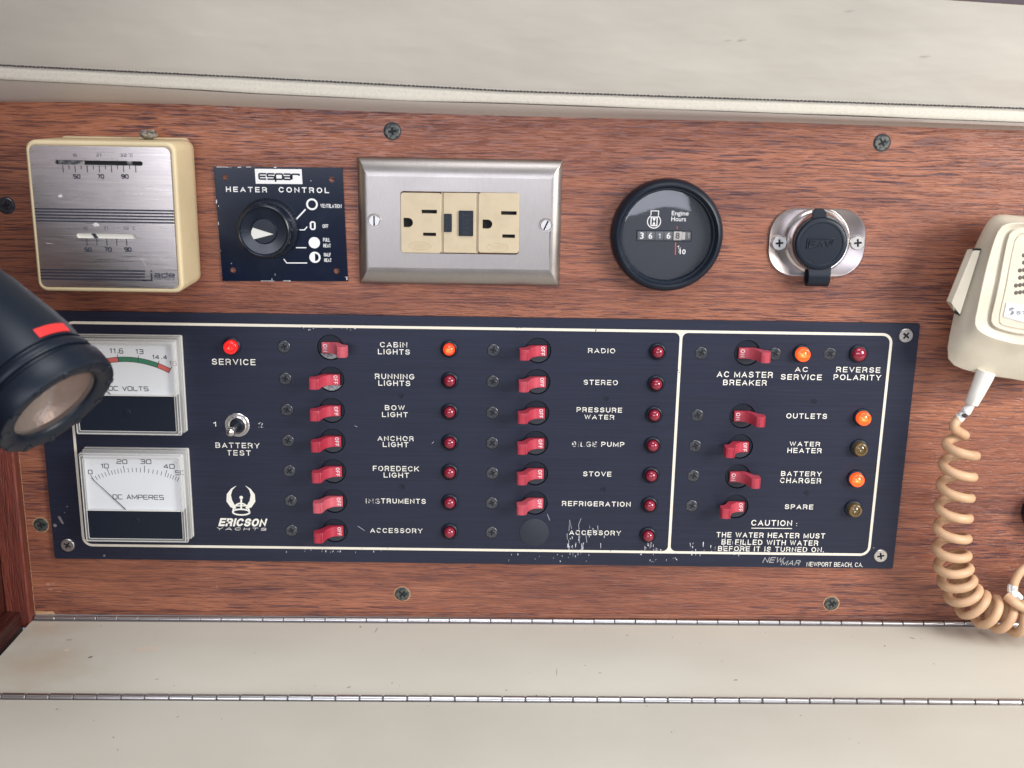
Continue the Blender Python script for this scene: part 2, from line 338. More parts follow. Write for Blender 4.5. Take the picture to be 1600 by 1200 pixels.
def arc(cx, cy, rx, ry, a, b, n=10): return [(cx+rx*math.cos(math.radians(a+(b-a)*i/n)), cy+ry*math.sin(math.radians(a+(b-a)*i/n))) for i in range(n+1)]
def bowl(y0, y1, w=1, x=.5): return [(0, y1), (x, y1)]+arc(x, (y0+y1)/2, w-x, (y1-y0)/2, 90, -90, 8)[1:]+[(0, y0)]
GR = {'A': (.98, [[(0, 0), (.5, 1), (1, 0)], [(.19, .30), (.81, .30)]]), 'B': (.88, [[(0, 0)]+bowl(.52, 1, .93)[:0]+[(0, 1)]+bowl(.52, 1, .93)[1:], [(0, 0)]+bowl(0, .52, 1, .55)[::-1][1:-1]+[(0, .52)]]),
      'C': (.95, [arc(.52, .5, .52, .5, 40, 320, 18)]), 'D': (.92, [[(0, 0), (0, 1)]+[(.42, 1)]+arc(.42, .5, .58, .5, 90, -90, 12)[1:]+[(0, 0)]]), 'E': (.80, [[(1, 1), (0, 1), (0, 0), (1, 0)], [(0, .51), (.92, .51)]]),
      'F': (.75, [[(1, 1), (0, 1), (0, 0)], [(0, .49), (.88, .49)]]), 'G': (1.0, [arc(.52, .5, .52, .5, 48, 330, 18)+[(1, .45), (.58, .45)]]), 'H': (.88, [[(0, 0), (0, 1)], [(1, 0), (1, 1)], [(0, .51), (1, .51)]]),
      'I': (.001, [[(0, 0), (0, 1)]]), 'K': (.95, [[(0, 0), (0, 1)], [(.98, 1), (.08, .38)], [(.36, .56), (1, 0)]]), 'L': (.74, [[(0, 1), (0, 0), (1, 0)]]), 'M': (1.08, [[(0, 0), (0, 1), (.5, .12), (1, 1), (1, 0)]]),
      'N': (.88, [[(0, 0), (0, 1), (1, 0), (1, 1)]]), 'O': (1.0, [arc(.5, .5, .5, .5, 90, 450, 26)]), 'P': (.84, [[(0, 0), (0, 1)]+bowl(.42, 1)[1:]]), 'R': (.90, [[(0, 0), (0, 1)]+bowl(.46, 1, .96)[1:], [(.60, .46), (.86, .36), (.93, .0)]]),
      'S': (.86, [arc(.5, .745, .45, .255, 12, 262, 12)+arc(.5, .26, .5, .26, 88, -165, 12)]), 'T': (.84, [[(0, 1), (1, 1)], [(.5, 1), (.5, 0)]]), 'U': (.88, [[(0, 1), (0, .36)]+arc(.5, .36, .5, .36, 180, 360, 10)[1:]+[(1, 1)]]),
      'V': (.92, [[(0, 1), (.5, 0), (1, 1)]]), 'W': (1.32, [[(0, 1), (.26, 0), (.5, 1), (.74, 0), (1, 1)]]), 'Y': (.92, [[(0, 1), (.5, .42), (.5, 0)], [(1, 1), (.5, .42)]]), '.': (.001, [[(0, 0), (0, .03)]]), ',': (.001, [[(0, .03), (0, -.1)]]),
      ':': (.001, [[(0, .0), (0, .03)], [(0, .62), (0, .65)]]), '1': (.3, [[(0, .72), (.6, .80), (1, 1), (1, 0)]]), '2': (.84, [arc(.5, .72, .48, .28, 170, -30, 10)+[(.02, 0), (1, 0)]])}
def grot(s, bx, th=.2, gap=.26, shear=0.0, w_=0.0, clampy=True):
    """bold grotesque capitals drawn as strokes, fitted to the box"""
    u0, u1, v0, v1 = bx; H_ = v1-v0; t = H_*th; x = 0; pos = []
    for ch in s:
        if ch == ' ': x += .62; pos.append(None); continue
        pos.append(x); x += GR[ch][0]*(1-th)+th+gap
    x -= gap
    sc = (u1-u0-shear*H_)/(x*H_); k = MB(); hh = H_-t
    for ch, p in zip(s, pos):
        if p is None: continue
        wd = GR[ch][0]*(1-th)*H_*sc
        for q, st in enumerate(GR[ch][1]):
            n0 = len(k.v); tt = t*(.92 if ch in 'MWN' else 1)
            P2 = [Vector((u0+t/2*min(1, sc)+p*H_*sc+px*wd, v0+t/2+py*hh)) for px, py in st]
            if (P2[0]-P2[-1]).length > t*.3 or len(P2) == 2:
                P2[0] = P2[0]+(P2[0]-P2[1]).normalized()*t*.5; P2[-1] = P2[-1]+(P2[-1]-P2[-2]).normalized()*t*.5
            k.strip([tuple(q_) for q_ in P2], tt, w_+.004*q)
            k.v[n0:] = [(a+(b-v0)*shear, b, c) for a, b, c in ((a, min(max(b, v0-(.1*H_ if ch == ',' else 0)), v1), c) for a, b, c in k.v[n0:])]
    return k
M['faint'] = mat('faint_engraving', (.012, .016, .026), .5)
M['emboss'] = mat('ivory_embossed', (.54, .42, .27), .45)
M['dull_white'] = mat('dull_grey_print', (.36, .36, .36), .5)
# ---- lettering
TXT = []
def text(s, box, parent, m='white', h=2.6, bold=.045, track=1.12, shear=0.0, name='lettering', flip=False, **kw):
    """box = photo-pixel rectangle l, r, t, b of the printed word, on the plane h in front of the board"""
    l, r, t, b = box; mx, my = (l+r)/2, (t+b)/2
    u0, u1 = B(l, my, h)[0], B(r, my, h)[0]; v0, v1 = B(mx, b, h)[1], B(mx, t, h)[1]
    if not flip and all(c == ' ' or c in GR for c in s):
        bx = (-(u1-u0)/2, (u1-u0)/2, -(v1-v0)*.435, (v1-v0)*.435)
        th_ = .104+bold*1.7
        if s in ('.', ':', '1') and len(s) == 1: bx = (-(u1-u0)/2, (u1-u0)/2, bx[2], bx[3])
        obj(name, grot(s, bx, th_, .20+(track-1)*.9, shear), M[m], parent, ((u0+u1)/2, (v0+v1)/2, h), **kw); return
    TXT.append((s, (u0, u1, v0, v1), parent, m, h, bold, track, shear, name, flip, kw))
def flush_text():
    objs = []
    for s, bx, *_r in TXT:
        c = bpy.data.curves.new('t', 'FONT'); c.body = s; c.size = 1; c.offset = _r[3]; c.space_character = _r[4]; c.shear = _r[5]
        c.resolution_u = 4; c.fill_mode = 'FRONT' if False else c.fill_mode
        o = bpy.data.objects.new('t', c); col.objects.link(o); objs.append(o)
    dg = bpy.context.evaluated_depsgraph_get(); dg.update()
    for o, (s, bx, parent, m, h, bold, track, shear, name, flip, kw) in zip(objs, TXT):
        src = bpy.data.meshes.new_from_object(o.evaluated_get(dg)); vs = [v.co.copy() for v in src.vertices]
        x0, x1 = min(v.x for v in vs), max(v.x for v in vs); y0, y1 = min(v.y for v in vs), max(v.y for v in vs)
        u0, u1, v0, v1 = bx; k = MB(); fs = []
        for p in src.polygons:
            f = list(p.vertices)
            if p.normal.z < 0: f = f[::-1]
            fs.append(f)
        cx, cy = (u0+u1)/2, (v0+v1)/2
        sx, sy = (u1-u0)/(x1-x0), (v1-v0)/(y1-y0)
        if flip: sx, sy = -sx, -sy
        k.add([((v.x-(x0+x1)/2)*sx, (v.y-(y0+y1)/2)*sy, 0) for v in vs], fs)
        obj(name, k, M[m], parent, (cx, cy, h), **kw)
        bpy.data.objects.remove(o)
SQ = {'0': [[(0, 0), (1, 0), (1, 1), (0, 1), (0, 0)]], '1': [[(.25, .8), (.6, 1), (.6, 0)]], '2': [[(0, 1), (1, 1), (1, .5), (0, .5), (0, 0), (1, 0)]],
      '3': [[(0, 1), (1, 1), (1, 0), (0, 0)], [(.25, .52), (1, .52)]], '4': [[(.75, 0), (.75, 1), (0, .28), (1, .28)]],
      '5': [[(1, 1), (0, 1), (0, .55), (1, .55), (1, 0), (0, 0)]], '6': [[(1, 1), (0, 1), (0, 0), (1, 0), (1, .55), (0, .55)]],
      '7': [[(0, 1), (1, 1), (.4, 0)]], '8': [[(0, 0), (1, 0), (1, 1), (0, 1), (0, 0)], [(0, .53), (1, .53)]], '9': [[(0, 0), (1, 0), (1, 1), (0, 1), (0, .5), (1, .5)]],
      'D': [[(0, 0), (1, 0), (1, 1), (0, 1), (0, 0)]], 'C': [[(1, 1), (0, 1), (0, 0), (1, 0)]], 'V': [[(0, 1), (.5, 0), (1, 1)]], 'O': [[(0, 0), (1, 0), (1, 1), (0, 1), (0, 0)]],
      'L': [[(0, 1), (0, 0), (1, 0)]], 'T': [[(0, 1), (1, 1)], [(.5, 1), (.5, 0)]], 'S': [[(1, 1), (0, 1), (0, .5), (1, .5), (1, 0), (0, 0)]],
      'A': [[(0, 0), (.5, 1), (1, 0)], [(.22, .32), (.78, .32)]], 'M': [[(0, 0), (0, 1), (.6, .2), (1.2, 1), (1.2, 0)]], 'P': [[(0, 0), (0, 1), (1, 1), (1, .45), (0, .45)]],
      'E': [[(1, 1), (0, 1), (0, 0), (1, 0)], [(0, .5), (.92, .5)]], 'R': [[(0, 0), (0, 1), (1, 1), (1, .45), (0, .45)], [(.6, .45), (1, 0)]], 'N': [[(0, 0), (0, 1), (1, 0), (1, 1)]],
      's': [[(1, 1), (0, 1), (0, .5), (1, .5), (1, 0), (0, 0)]], 'p': [[(0, -.5), (0, 1), (1, 1), (1, 0), (0, 0)]], 'a': [[(0, 1), (1, 1), (1, 0), (0, 0), (0, .5), (1, .5)]],
      'r': [[(0, 0), (0, 1), (1, 1), (1, .72)]], 'd': [[(1, 1.5), (1, 0), (0, 0), (0, 1), (1, 1)]], 'e': [[(1, 0), (0, 0), (0, 1), (1, 1), (1, .5), (0, .5)]],
      'j': [[(.55, 1), (.55, -.4), (-.5, -.4)], [(.55, 1.25), (.55, 1.5)]], '.': [[(.4, -.03), (.4, .22)]], '*': [[(0, .75), (.4, .75), (.4, 1), (0, 1), (0, .75)]]}
def chaik(p, cut=.22):
    o = [p[0]]
    for i in range(1, len(p)-1):
        a, b, c = Vector(p[i-1]), Vector(p[i]), Vector(p[i+1])
        o += [tuple(b+(a-b)*min(cut, cut/(a-b).length)), tuple(b+((a-b).normalized()+(c-b).normalized())*cut*.3*min(1, (a-b).length)), tuple(b+(c-b)*min(cut, cut/(c-b).length))]
    return o+[p[-1]]
def sq(s, box, parent, m='ink', h=0.0, th=.35, lw=.75, gap=.35, ht=1.0, cut=.16, shear=0, name='lettering', join=None, abs_box=None):
    """squared technical lettering drawn with strokes th mm wide; lw letter width over height"""
    if abs_box: u0, u1, v0, v1 = abs_box
    else:
        l, r, t, b = box; mx, my = (l+r)/2, (t+b)/2
        u0, u1 = B(l, my, h)[0], B(r, my, h)[0]; v0, v1 = B(mx, b, h)[1], B(mx, t, h)[1]
    adv = []; x = 0
    for ch in s:
        if ch == ' ': x += .8; adv.append(None); continue
        wd = {'1': .7, '.': .5, 'M': 1.2, '*': .45}.get(ch, 1)
        adv.append(x); x += wd+gap/lw
    x -= gap/lw
    k = join or MB(); sx = (u1-u0-th)/x; sy = v1-v0-th
    for n, (ch, a) in enumerate(zip(s, adv)):
        if a is None: continue
        for q, st in enumerate(SQ[ch]):
            pts = [(u0+th/2+(a+px)*sx+shear*py*sy, v0+th/2+py*sy) for px, py in (chaik(st, cut) if ch not in 'VAMN1' else st)]
            k.strip(pts, th, h+.004*q)
    if join is None: return obj(name, k, M[m], parent)
    return k

def screw_mesh(name, r, m, kind='x', a=.7, dome=.5):
    k = MB(); fn = cross((0, 0), r*.52, r*.13, a) if kind == 'x' else [(x*math.cos(a)-y*math.sin(a), x*math.sin(a)+y*math.cos(a)) for x, y in ((r*.85, r*.13), (-r*.85, r*.13), (-r*.85, -r*.13), (r*.85, -r*.13))]
    ri = r*.90
    k.lathe([(r*1.0, -.6), (r, dome*.35), (r*.97, dome*.7), (ri, dome)], n=28, cap1=False)
    k.plate(circ((0, 0), ri, 28), [fn], dome-.9, dome)
    k.mi = 1; k.poly(fn, max(dome-.8, .18))
    return mesh_of(name, k, [M[m], M['void']])
# ================================================================== the wooden bulkhead, the side wall, the joinery
def hz(u): return -40.45+(u+16.5)*.00573          # the hinge line at the foot of the board
board = thing('wooden_bulkhead', 'varnished reddish teak plywood panel behind all the switches and gauges', 'wood panel', (280, 150, -6))
# holes are cut where the electrical panel's breakers pass through
k = MB(); k.slab(-34, 920, -37.2, 420, [(0, -12), (0, -.4), (.4, 0)], .5, 2); obj('plywood_sheet', k, M['wood'], board)
k = MB(); k.loops([[(u, v, w_) for v, w_ in ((hz(u)+2.6, -4), (hz(u)+2.6, .9), (hz(u)+2.8, 1.2), (hz(u)+4.9, 1.2), (hz(u)+5.2, .9), (hz(u)+5.2, -4))] for u in (-16.4, 200, 450, 900)])
obj('bottom_batten', k, M['wood_batten'], board)
k = MB(); k.poly([(-15.6, hz(0)+2.8), (-3.4, hz(0)+2.9), (-4.6, hz(0)+5.0), (-9, hz(0)+4.7), (-15.4, hz(0)+5.1)], 1.26); obj('chipped_edge', k, M['raw_wood'], board)
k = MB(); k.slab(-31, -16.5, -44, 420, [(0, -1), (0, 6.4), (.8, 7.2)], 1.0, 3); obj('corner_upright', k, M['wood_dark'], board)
k = MB(); k.strip([(-16.15, -36), (-16.15, 120), (-16.15, 300)], .35, .3); obj('glue_line', k, M['raw_wood'], board)
for px, py, r, a, m in ((613, 205, 4.3, .1, 'old_screw'), (1378, 223, 4.3, .5, 'old_screw'), (10, 321, 4.3, .2, 'black_screw'), (64, 820, 4.3, .15, 'old_screw'), (628.5, 928, 4.4, .9, 'old_screw'), (1299, 943, 4.4, .6, 'old_screw')):
    me = screw_mesh('screw', r, m, 'x', a, .4); u, v = B(px, py)
    s_ = obj('screw', me, None, board, (u, v, .15))
    k = MB(); k.plate(circ((0, 0), r*1.16, 28), [circ((0, 0), r*.98, 28)], -.1, .03); obj('screw_recess', k, M['raw_wood'] if m == 'old_screw' and py > 800 else M['thread'], board, (u, v, 0))
k = MB()
for px, py, w_, h_ in ((75, 913, 3.4, 2.2), (83, 912, 2.4, 1.0), (79, 921, 3, 1.3), (339, 917, .5, 3.0), (92, 924, 5, .4)):
    u, v = B(px, py); k.poly([(u+w_*.5*math.cos(t)*random.uniform(.7, 1), v+h_*.5*math.sin(t)*random.uniform(.7, 1)) for t in [i*PI/5 for i in range(10)]], .05)
obj('varnish_scuff', k, mat('varnish_scuff', (.40, .20, .15), .6), board, kind='stuff')

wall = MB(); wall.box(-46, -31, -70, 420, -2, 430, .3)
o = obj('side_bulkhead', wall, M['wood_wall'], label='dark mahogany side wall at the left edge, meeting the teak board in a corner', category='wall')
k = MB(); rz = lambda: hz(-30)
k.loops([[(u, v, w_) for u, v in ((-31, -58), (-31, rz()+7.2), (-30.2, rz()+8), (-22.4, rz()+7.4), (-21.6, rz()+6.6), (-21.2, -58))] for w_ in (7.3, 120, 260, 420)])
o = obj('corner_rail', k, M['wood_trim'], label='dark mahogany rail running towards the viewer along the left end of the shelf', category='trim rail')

# ---- shelf: two laminate boards and two piano hinges
H2 = 92.0
def shelf(name, w0, w1, label, cat, u0=-16.8, drop=0):
    k = MB(); e = .5
    k.loops([[(u, hz(u)-drop+z, w_) for w_, z in ((w0, -14), (w0, -e), (w0+e, 0), (w1-e-3.2, 0), (w1-e-2.9, -.12), (w1-e, -.12), (w1, -e-.1), (w1, -14))] for u in (u0, 150, 320, 500, 900)])
    return obj(name, k, M['laminate'], label=label, category=cat)
s1 = shelf('shelf_board', 3.9, H2-2.1, 'narrow beige laminate shelf board between the two piano hinges', 'shelf')
s2 = shelf('hinged_lid', H2+2.1, 330, 'wide beige laminate lid at the bottom, in front of the second hinge', 'lid')
k = MB()
for px, py, a, w_, h_ in ((141, 1023, .8, 3.0, 1.0), (108, 996, .1, 3.5, .5), (545, 1072, .5, 2.4, .5), (1397, 980, -.8, 5.0, .6), (1425, 1000, -.6, 3.5, .5), (1150, 1064, 0, 2.0, .5),
                          (791, 1078, 0, .8, .8), (563, 978, 0, 1.2, 1.0), (914, 1040, 0, .6, .6), (870, 1050, 1.5, 9, .15), (588, 983, 1.4, 7, .25), (245, 1058, .3, 2.4, .3), (980, 993, .2, 2, .4), (1382, 1012, 0, 1.2, .8), (1149, 1064, .3, 2.5, .5)):
    # marks lie on the shelf: find the shelf point behind the pixel
    d = RIGHT*((px-800)/FPX)+DOWN*((py-600)/FPX)+FWD; t = (hz(267)+.2-CAM.z)/d.z; p = CAM+d*t; u, w0 = p.x, -p.y
    z = hz(u)+.04
    k.add([(u+w_*.5*math.cos(q)*math.cos(a)-h_*.9*math.sin(q)*math.sin(a), z, w0-(w_*.5*math.cos(q)*math.sin(a)+h_*.9*math.sin(q)*math.cos(a))) for q in [i*PI/4 for i in range(8)]], [list(range(8))])
rd = random.Random(3)
for _ in range(70):
    u = rd.uniform(-10, 560); w0 = rd.uniform(8, 200); r_ = rd.uniform(.12, .38); z = hz(u)+.04; a = rd.uniform(0, 3); e_ = rd.uniform(1, 3)
    if abs(w0-H2) < 4: continue
    k.add([(u+r_*e_*math.cos(q)*math.cos(a)-r_*math.sin(q)*math.sin(a), z, w0-(r_*e_*math.cos(q)*math.sin(a)+r_*math.sin(q)*math.cos(a))) for q in [i*PI/3 for i in range(6)]], [list(range(6))])
obj('dirt_speck', k, M['mark'], s1, kind='stuff')
k = MB()
for px, py, w_, h_ in ((229, 1011, 7.5, 3.6), (104, 1012, 1.4, 1.4), (1290, 978, 5, 2)):
    d = RIGHT*((px-800)/FPX)+DOWN*((py-600)/FPX)+FWD; t = (hz(267)+.2-CAM.z)/d.z; p = CAM+d*t
    k.add([(p.x+w_*math.cos(q), hz(p.x)+.05, -p.y-h_*math.sin(q)) for q in [i*PI/10 for i in range(20)]], [list(range(20))])
obj('pale_mark', k, mat('pale_mark', (.66, .60, .50), .3), s1, kind='stuff')

kn = MB()
def knuckle(L, r):
    k = MB(); n = 14
    k.loops([[(u, rr*math.cos(2*PI*i/n), rr*math.sin(2*PI*i/n)) for i in range(n)] for u, rr in ((.12, r*.86), (.35, r), (L-.55, r), (L-.3, r*.86))])
    return mesh_of('knuckle', k, M['steel'])
def hinge(w0, r, u0, n, label, dz, pair):
    h = thing('piano_hinge', label, 'hinge', (280, hz(280)+dz, w0))
    k = MB(); k.loops([[(u, hz(u)+dz+a, w0+b) for a, b in ((-r*.7, -r-1.0), (-.1, -r-.9), (-.1, r+.9), (-r*.7, r+1.0))] for u in (u0, 300, u0+n*12.7)]); obj('leaf', k, M['dull_steel'], h)
    k = MB(); k.tube([(u0+.5, hz(u0)+dz, w0), (u0+n*12.7-.5, hz(u0+n*12.7)+dz, w0)], r*.45, 8); obj('pin', k, M['dull_steel'], h)
    mA = knuckle(12.7, r); mB = knuckle(12.2 if pair else 12.7, r*(.97 if pair else 1.0))
    for i in range(n):
        u = u0+i*12.7+(.25 if pair and i % 2 else 0); o = obj('knuckle', mB if i % 2 else mA, None, h, (u, hz(u)+dz+random.uniform(-.06, .06), w0+random.uniform(-.08, .08)))
    return h
hinge(2.0, 1.75, -15.9, 68, 'steel piano hinge where the teak board meets the beige shelf', .75, False)
hinge(H2, 2.05, -21.5, 68, 'steel piano hinge across the beige shelf, nearest to the viewer', .1, True)

# ---- upholstered valance above the board
val = thing('padded_valance', 'cream vinyl padded headliner panel with stitched lower edge across the top', 'upholstery', (280, 300, 10))
def ip(tab, x):
    for (x0, y0), (x1, y1) in zip(tab, tab[1:]):
        if x <= x1: return y0+(y1-y0)*(x-x0)/(x1-x0)
    (x0, y0), (x1, y1) = tab[-2:]; return y0+(y1-y0)*(x-x0)/(x1-x0)
R0 = [(-80, 158), (0, 159), (100, 159.5), (280, 162.5), (530, 172.5), (800, 181.5), (1185, 190), (1600, 204), (1700, 207)]
RL = [(-80, 120.5), (0, 124), (200, 134), (400, 146), (650, 157.5), (800, 161.5), (1200, 176), (1600, 191), (1700, 194)]
RS = [(-80, 97.5), (0, 101.5), (400, 121), (800, 142), (1600, 169), (1700, 172.5)]
RT = [(-80, -105), (1480, 0), (1600, 8), (1700, 15)]
xs = [-80+i*30 for i in range(84)]
def row(tab, h, dy=0, dh=0): return [(*B(x, ip(tab, x)+dy, h+dh*0), h+dh) for x in xs]
def sheet(rows): return MB().loops(rows, False, False, closed=False)
def wig(x, s=1): return s*(math.sin(x*.013)+.6*math.sin(x*.031+1))
k = sheet([row(R0, .2), row(R0, 6, -6), row(RL, 13, 6), row(RL, 15, 1)]); obj('underside', k, M['vinyl_under'], val)
cen = [(*B(x, (ip(RL, x)*.49+ip(RS, x)*.51)+wig(x, .35), 15.5), 14.2+wig(x*1.7, .15)) for x in xs]
k = MB(); L = []
for i, c in enumerate(cen):
    dy = (ip(RL, xs[i])-ip(RS, xs[i]))/2/2.85
    L.append([(c[0], c[1]+dy*1.02*math.sin(a), c[2]+1.5*math.cos(a)) for a in [2*PI*j/12 for j in range(12)]])
k.loops(L); obj('piping', k, M['piping'], val, ang=80)
rows = []
for t in (0, .03, .08, .18, .32, .5, .68, .85, .96, 1.0):
    hh = 16.5+38*t; r_ = []
    for x in xs:
        y = ip(RS, x)+(ip(RT, x)-ip(RS, x))*t
        puff = 3.0*math.sin(PI*min(t*3, 1)/2)
        u, v = B(x, y, hh+puff*.6+wig(x*.6+t*200, .5*math.sin(PI*t))); r_.append((u, v, hh+puff*.6+wig(x*.6+t*200, .5*math.sin(PI*t))))
    rows.append(r_)
back = [(p[0], p[1]+1, p[2]-14) for p in rows[-1]]
k = sheet(rows+[back, [(p[0], p[1]-8, .5) for p in back]]); obj('vinyl_cover', k, M['vinyl'], val, ang=80)
k = sheet([[(p[0], p[1]+.5, p[2]-2) for p in rows[-1]], [(p[0], p[1]+14, p[2]-6) for p in rows[-1]], [(p[0], p[1]+60, p[2]-4) for p in rows[-1]]]); obj('shade_sheet', k, mat('painted_shade', (.045, .03, .04), .6), val)  # dark sheet added above the vinyl edge; its colour stands in for shade
k = MB()
for px, py, a, b in ((1162, 62.5, 2.6, .8), (1140, 63, 3.5, .3), (1448, 88, 5, .45), (1330, 17, 4, .4)):
    t = (ip(RS, px)-py)/(ip(RS, px)-ip(RT, px)); hh = 16.5+38*t+2.6
    u, v = B(px, py, hh); k.add([(u+a*math.cos(q)*.5, v+b*math.sin(q)*.5, hh) for q in [i*PI/4 for i in range(8)]], [list(range(8))])
obj('scuff', k, mat('grey_scuff', (.34, .31, .30), .7), val, kind='stuff')
k = MB(); x = -70
while x < 2380:                                  # the row of stitches along the seam
    L_ = random.uniform(3.4, 4.8); y = ip(RS, x)+random.uniform(-.3, .3)+.2
    a = (*B(x, y, 18.3), 18.3); b = (*B(x+L_, ip(RS, x+L_)+random.uniform(-.2, .5), 18.3), 18.3)
    k.tube([a, b], [.48, .36], 5); x += L_+random.uniform(1.2, 2.4)
obj('stitch', k, M['thread'], val, kind='stuff')

# ================================================================== thermostat
TH = 38.0
fp = [B(36, 219.5, TH), B(271.5, 220.5, TH), B(289, 457, TH), B(60, 456.5, TH)]
u0, u1 = (fp[0][0]+fp[3][0])/2, (fp[1][0]+fp[2][0])/2; v1, v0 = (fp[0][1]+fp[1][1])/2, (fp[2][1]+fp[3][1])/2
th = thing('thermostat', 'cream square wall thermostat with brushed metal face and two temperature scales', 'thermostat', ((u0+u1)/2, (v0+v1)/2, 0))
k = MB(); k.slab(u0, u1, v0, v1, [(.6, 3), (0, 3.6), (0, 9), (0, TH-3.2), (.15, TH-1.4), (.7, TH-.3), (1.5, TH), (2.3, TH-.25), (2.6, TH-1.0)], 5.2, 8)
obj('housing', k, M['cream'], th, ang=50)
fb = [B(45, 228, TH), B(262, 229, TH), B(282, 449.5, TH), B(66, 449, TH)]
a0, a1 = (fb[0][0]+fb[3][0])/2, (fb[1][0]+fb[2][0])/2; b1, b0 = (fb[0][1]+fb[1][1])/2, (fb[2][1]+fb[3][1])/2
def tz(x, y): return (30+x/4.617, 200+y/4.617)
def tb(x0, x1, y0, y1, h=TH): p, q = tz(x0, y0), tz(x1, y1); return (p[0], q[0], p[1], q[1])
def ub(x0, x1, y0, y1, h=TH):                   # the same as board mm
    l, t = tz(x0, y0); r, b = tz(x1, y1); m_, n_ = (l+r)/2, (t+b)/2
    return (B(l, n_, h)[0], B(r, n_, h)[0], B(m_, b, h)[1], B(m_, t, h)[1])
fz = TH+.15
sl1 = ub(262, 892, 235, 268); sl2 = ub(415, 845, 762, 797)
k = MB(); k.plate(rrect(a0, a1, b0, b1, 3.5, 6), [rrect(*sl1, (sl1[3]-sl1[2])*.48, 5)[::-1], rrect(*sl2, (sl2[3]-sl2[2])*.48, 5)[::-1]], TH-1, fz); obj('face_plate', k, M['alu'], th)
k = MB(); k.box(sl1[0]-1, sl1[1]+1, sl1[2]-1, sl1[3]+1, TH-1.9, TH-.95, .1); obj('upper_window', k, M['void'], th)
q = ub(262, 465, 235, 268); k = MB(); k.box(q[0]+1, q[1], q[2], q[3], TH-1.5, TH-.75, .1); q = ub(775, 812, 235, 268); k.lathe([(1.5, TH-1.2), (1.5, TH-.6), (.9, TH-.5)], ((q[0]+q[1])/2, (q[2]+q[3])/2), 16)
obj('temperature_strip', k, mat('grey_strip', (.30, .29, .28), .4, .4, noise=((.07, .07, .08), (300, 300, 300), .45, .6)), th)
k = MB(); k.box(sl2[0]-1, sl2[1]+1, sl2[2]-1, sl2[3]+1, TH-1.9, TH-.95, .1); obj('lower_window', k, mat('pale_strip', (.70, .69, .62), .5), th)
p1 = ub(518, 548, 762, 797); p2 = ub(540, 568, 762, 797)
k = MB(); k.poly([(p1[0], p1[3]), (p2[0], p2[2]), (p2[1], p2[2]), (p1[1], p1[3])], TH-.7); obj('set_pointer', k, M['ink'], th)
k = MB()
for i in range(13):
    x = 317+i*43.7; y1_ = 320 if i % 2 == 0 else 298; q = ub(x-3.2, x+3.2, 271, y1_); k.poly([(q[0], q[2]), (q[1], q[2]), (q[1], q[3]), (q[0], q[3])], fz+.05)
for i in range(5):
    x = 490+i*71.5; q = ub(x-3.2, x+3.2, 799, 848); k.poly([(q[0], q[2]), (q[1], q[2]), (q[1], q[3]), (q[0], q[3])], fz+.05)
obj('scale_tick', k, M['ink'], th, kind='stuff')
k = MB()
for y in (590, 611, 633, 655, 677):
    v = ub(600, 620, y-6, y+6); k.poly([(a0, v[2]), (a1, v[2]), (a1, v[3]), (a0, v[3])], fz+.05)
for y in (1027, 1048, 1070, 1092):
    v = ub(150, 908, y-6, y+6); k.poly([(a0, v[2]), (v[1], v[2]), (v[1], v[3]), (a0, v[3])], fz+.05)
obj('printed_line', k, M['ink'], th)
for s, bx in (('50', (388, 442, 333, 366)), ('70', (562, 613, 333, 366)), ('90', (735, 790, 333, 366)), ('50', (470, 523, 860, 893)), ('70', (615, 668, 860, 893)), ('90', (757, 810, 860, 893))):
    sq(s, tb(*bx), th, 'ink', fz+.05, .58, .7, .3)
for s, bx in (('10', (383, 414, 185, 208)), ('21', (557, 592, 185, 208)), ('32', (727, 775, 185, 208)), ('C', (801, 822, 185, 208)), ('10', (461, 493, 711, 734)), ('21', (610, 642, 711, 734)), ('32', (748, 792, 711, 734)), ('C', (820, 840, 711, 734)), ('*', (788, 797, 183, 192)), ('*', (806, 814, 709, 719))):
    sq(s, tb(*bx), th, 'grey_ink', fz+.05, .3, .8, .4)
kk = MB()
jb = ub(940, 1123, 1048, 1078); hgt = jb[3]-jb[2]; wd_ = (jb[1]-jb[0])
jx = ub(955, 965, 1048, 1078)[0]-3.2
kk.strip([(jx+3.2, jb[3]), (jx+3.2, jb[2]-1.7), (jx-1.8, jb[2]-1.7)], 0.95, fz+.05); kk.strip([(jx+3.2, jb[3]+.6), (jx+3.2, jb[3]+1.5)], .95, fz+.05)
sq('ade', None, th, 'ink', fz+.05, 0.58, .95, .32, join=kk, abs_box=(ub(974, 984, 1048, 1078)[0], jb[1], jb[2], jb[3])); obj('lettering', kk, M['ink'], th)
text('CONTROLS', tb(970, 1118, 1084, 1098), th, 'ink', fz+.05, .03, 1.2)
k = MB()
for pts in (((585, 380), (592, 398)), ((615, 430), (660, 465), (695, 500)), ((590, 440), (640, 500), (700, 560)), ((980, 715), (1050, 765), (1125, 838)), ((880, 942), (918, 936)), ((885, 945), (935, 1032)), ((960, 908), (1010, 930)), ((1010, 930), (1112, 1005)), ((195, 830), (255, 838)), ((745, 575), (790, 580))):
    P = [B(*tz(*p), TH) for p in pts]; k.strip(P, [.25]+[.18]*(len(P)-2)+[.05], fz+.04)
for c in ((552, 697, 3.0), (300, 492, 2.2), (965, 413, 1.3)):
    u, v = B(*tz(c[0], c[1]), TH); k.poly([(u+c[2]*random.uniform(.5, 1)*math.cos(t)*.7, v+c[2]*random.uniform(.4, .8)*math.sin(t)*.6) for t in [i*PI/5 for i in range(10)]], fz+.03)
obj('scratch', k, mat('pale_scratch', (.62, .57, .55), .5), th, kind='stuff')
k = MB(); bu0, bv1 = B(95, 212.5, 4); bu1, _ = B(292, 214, 4)
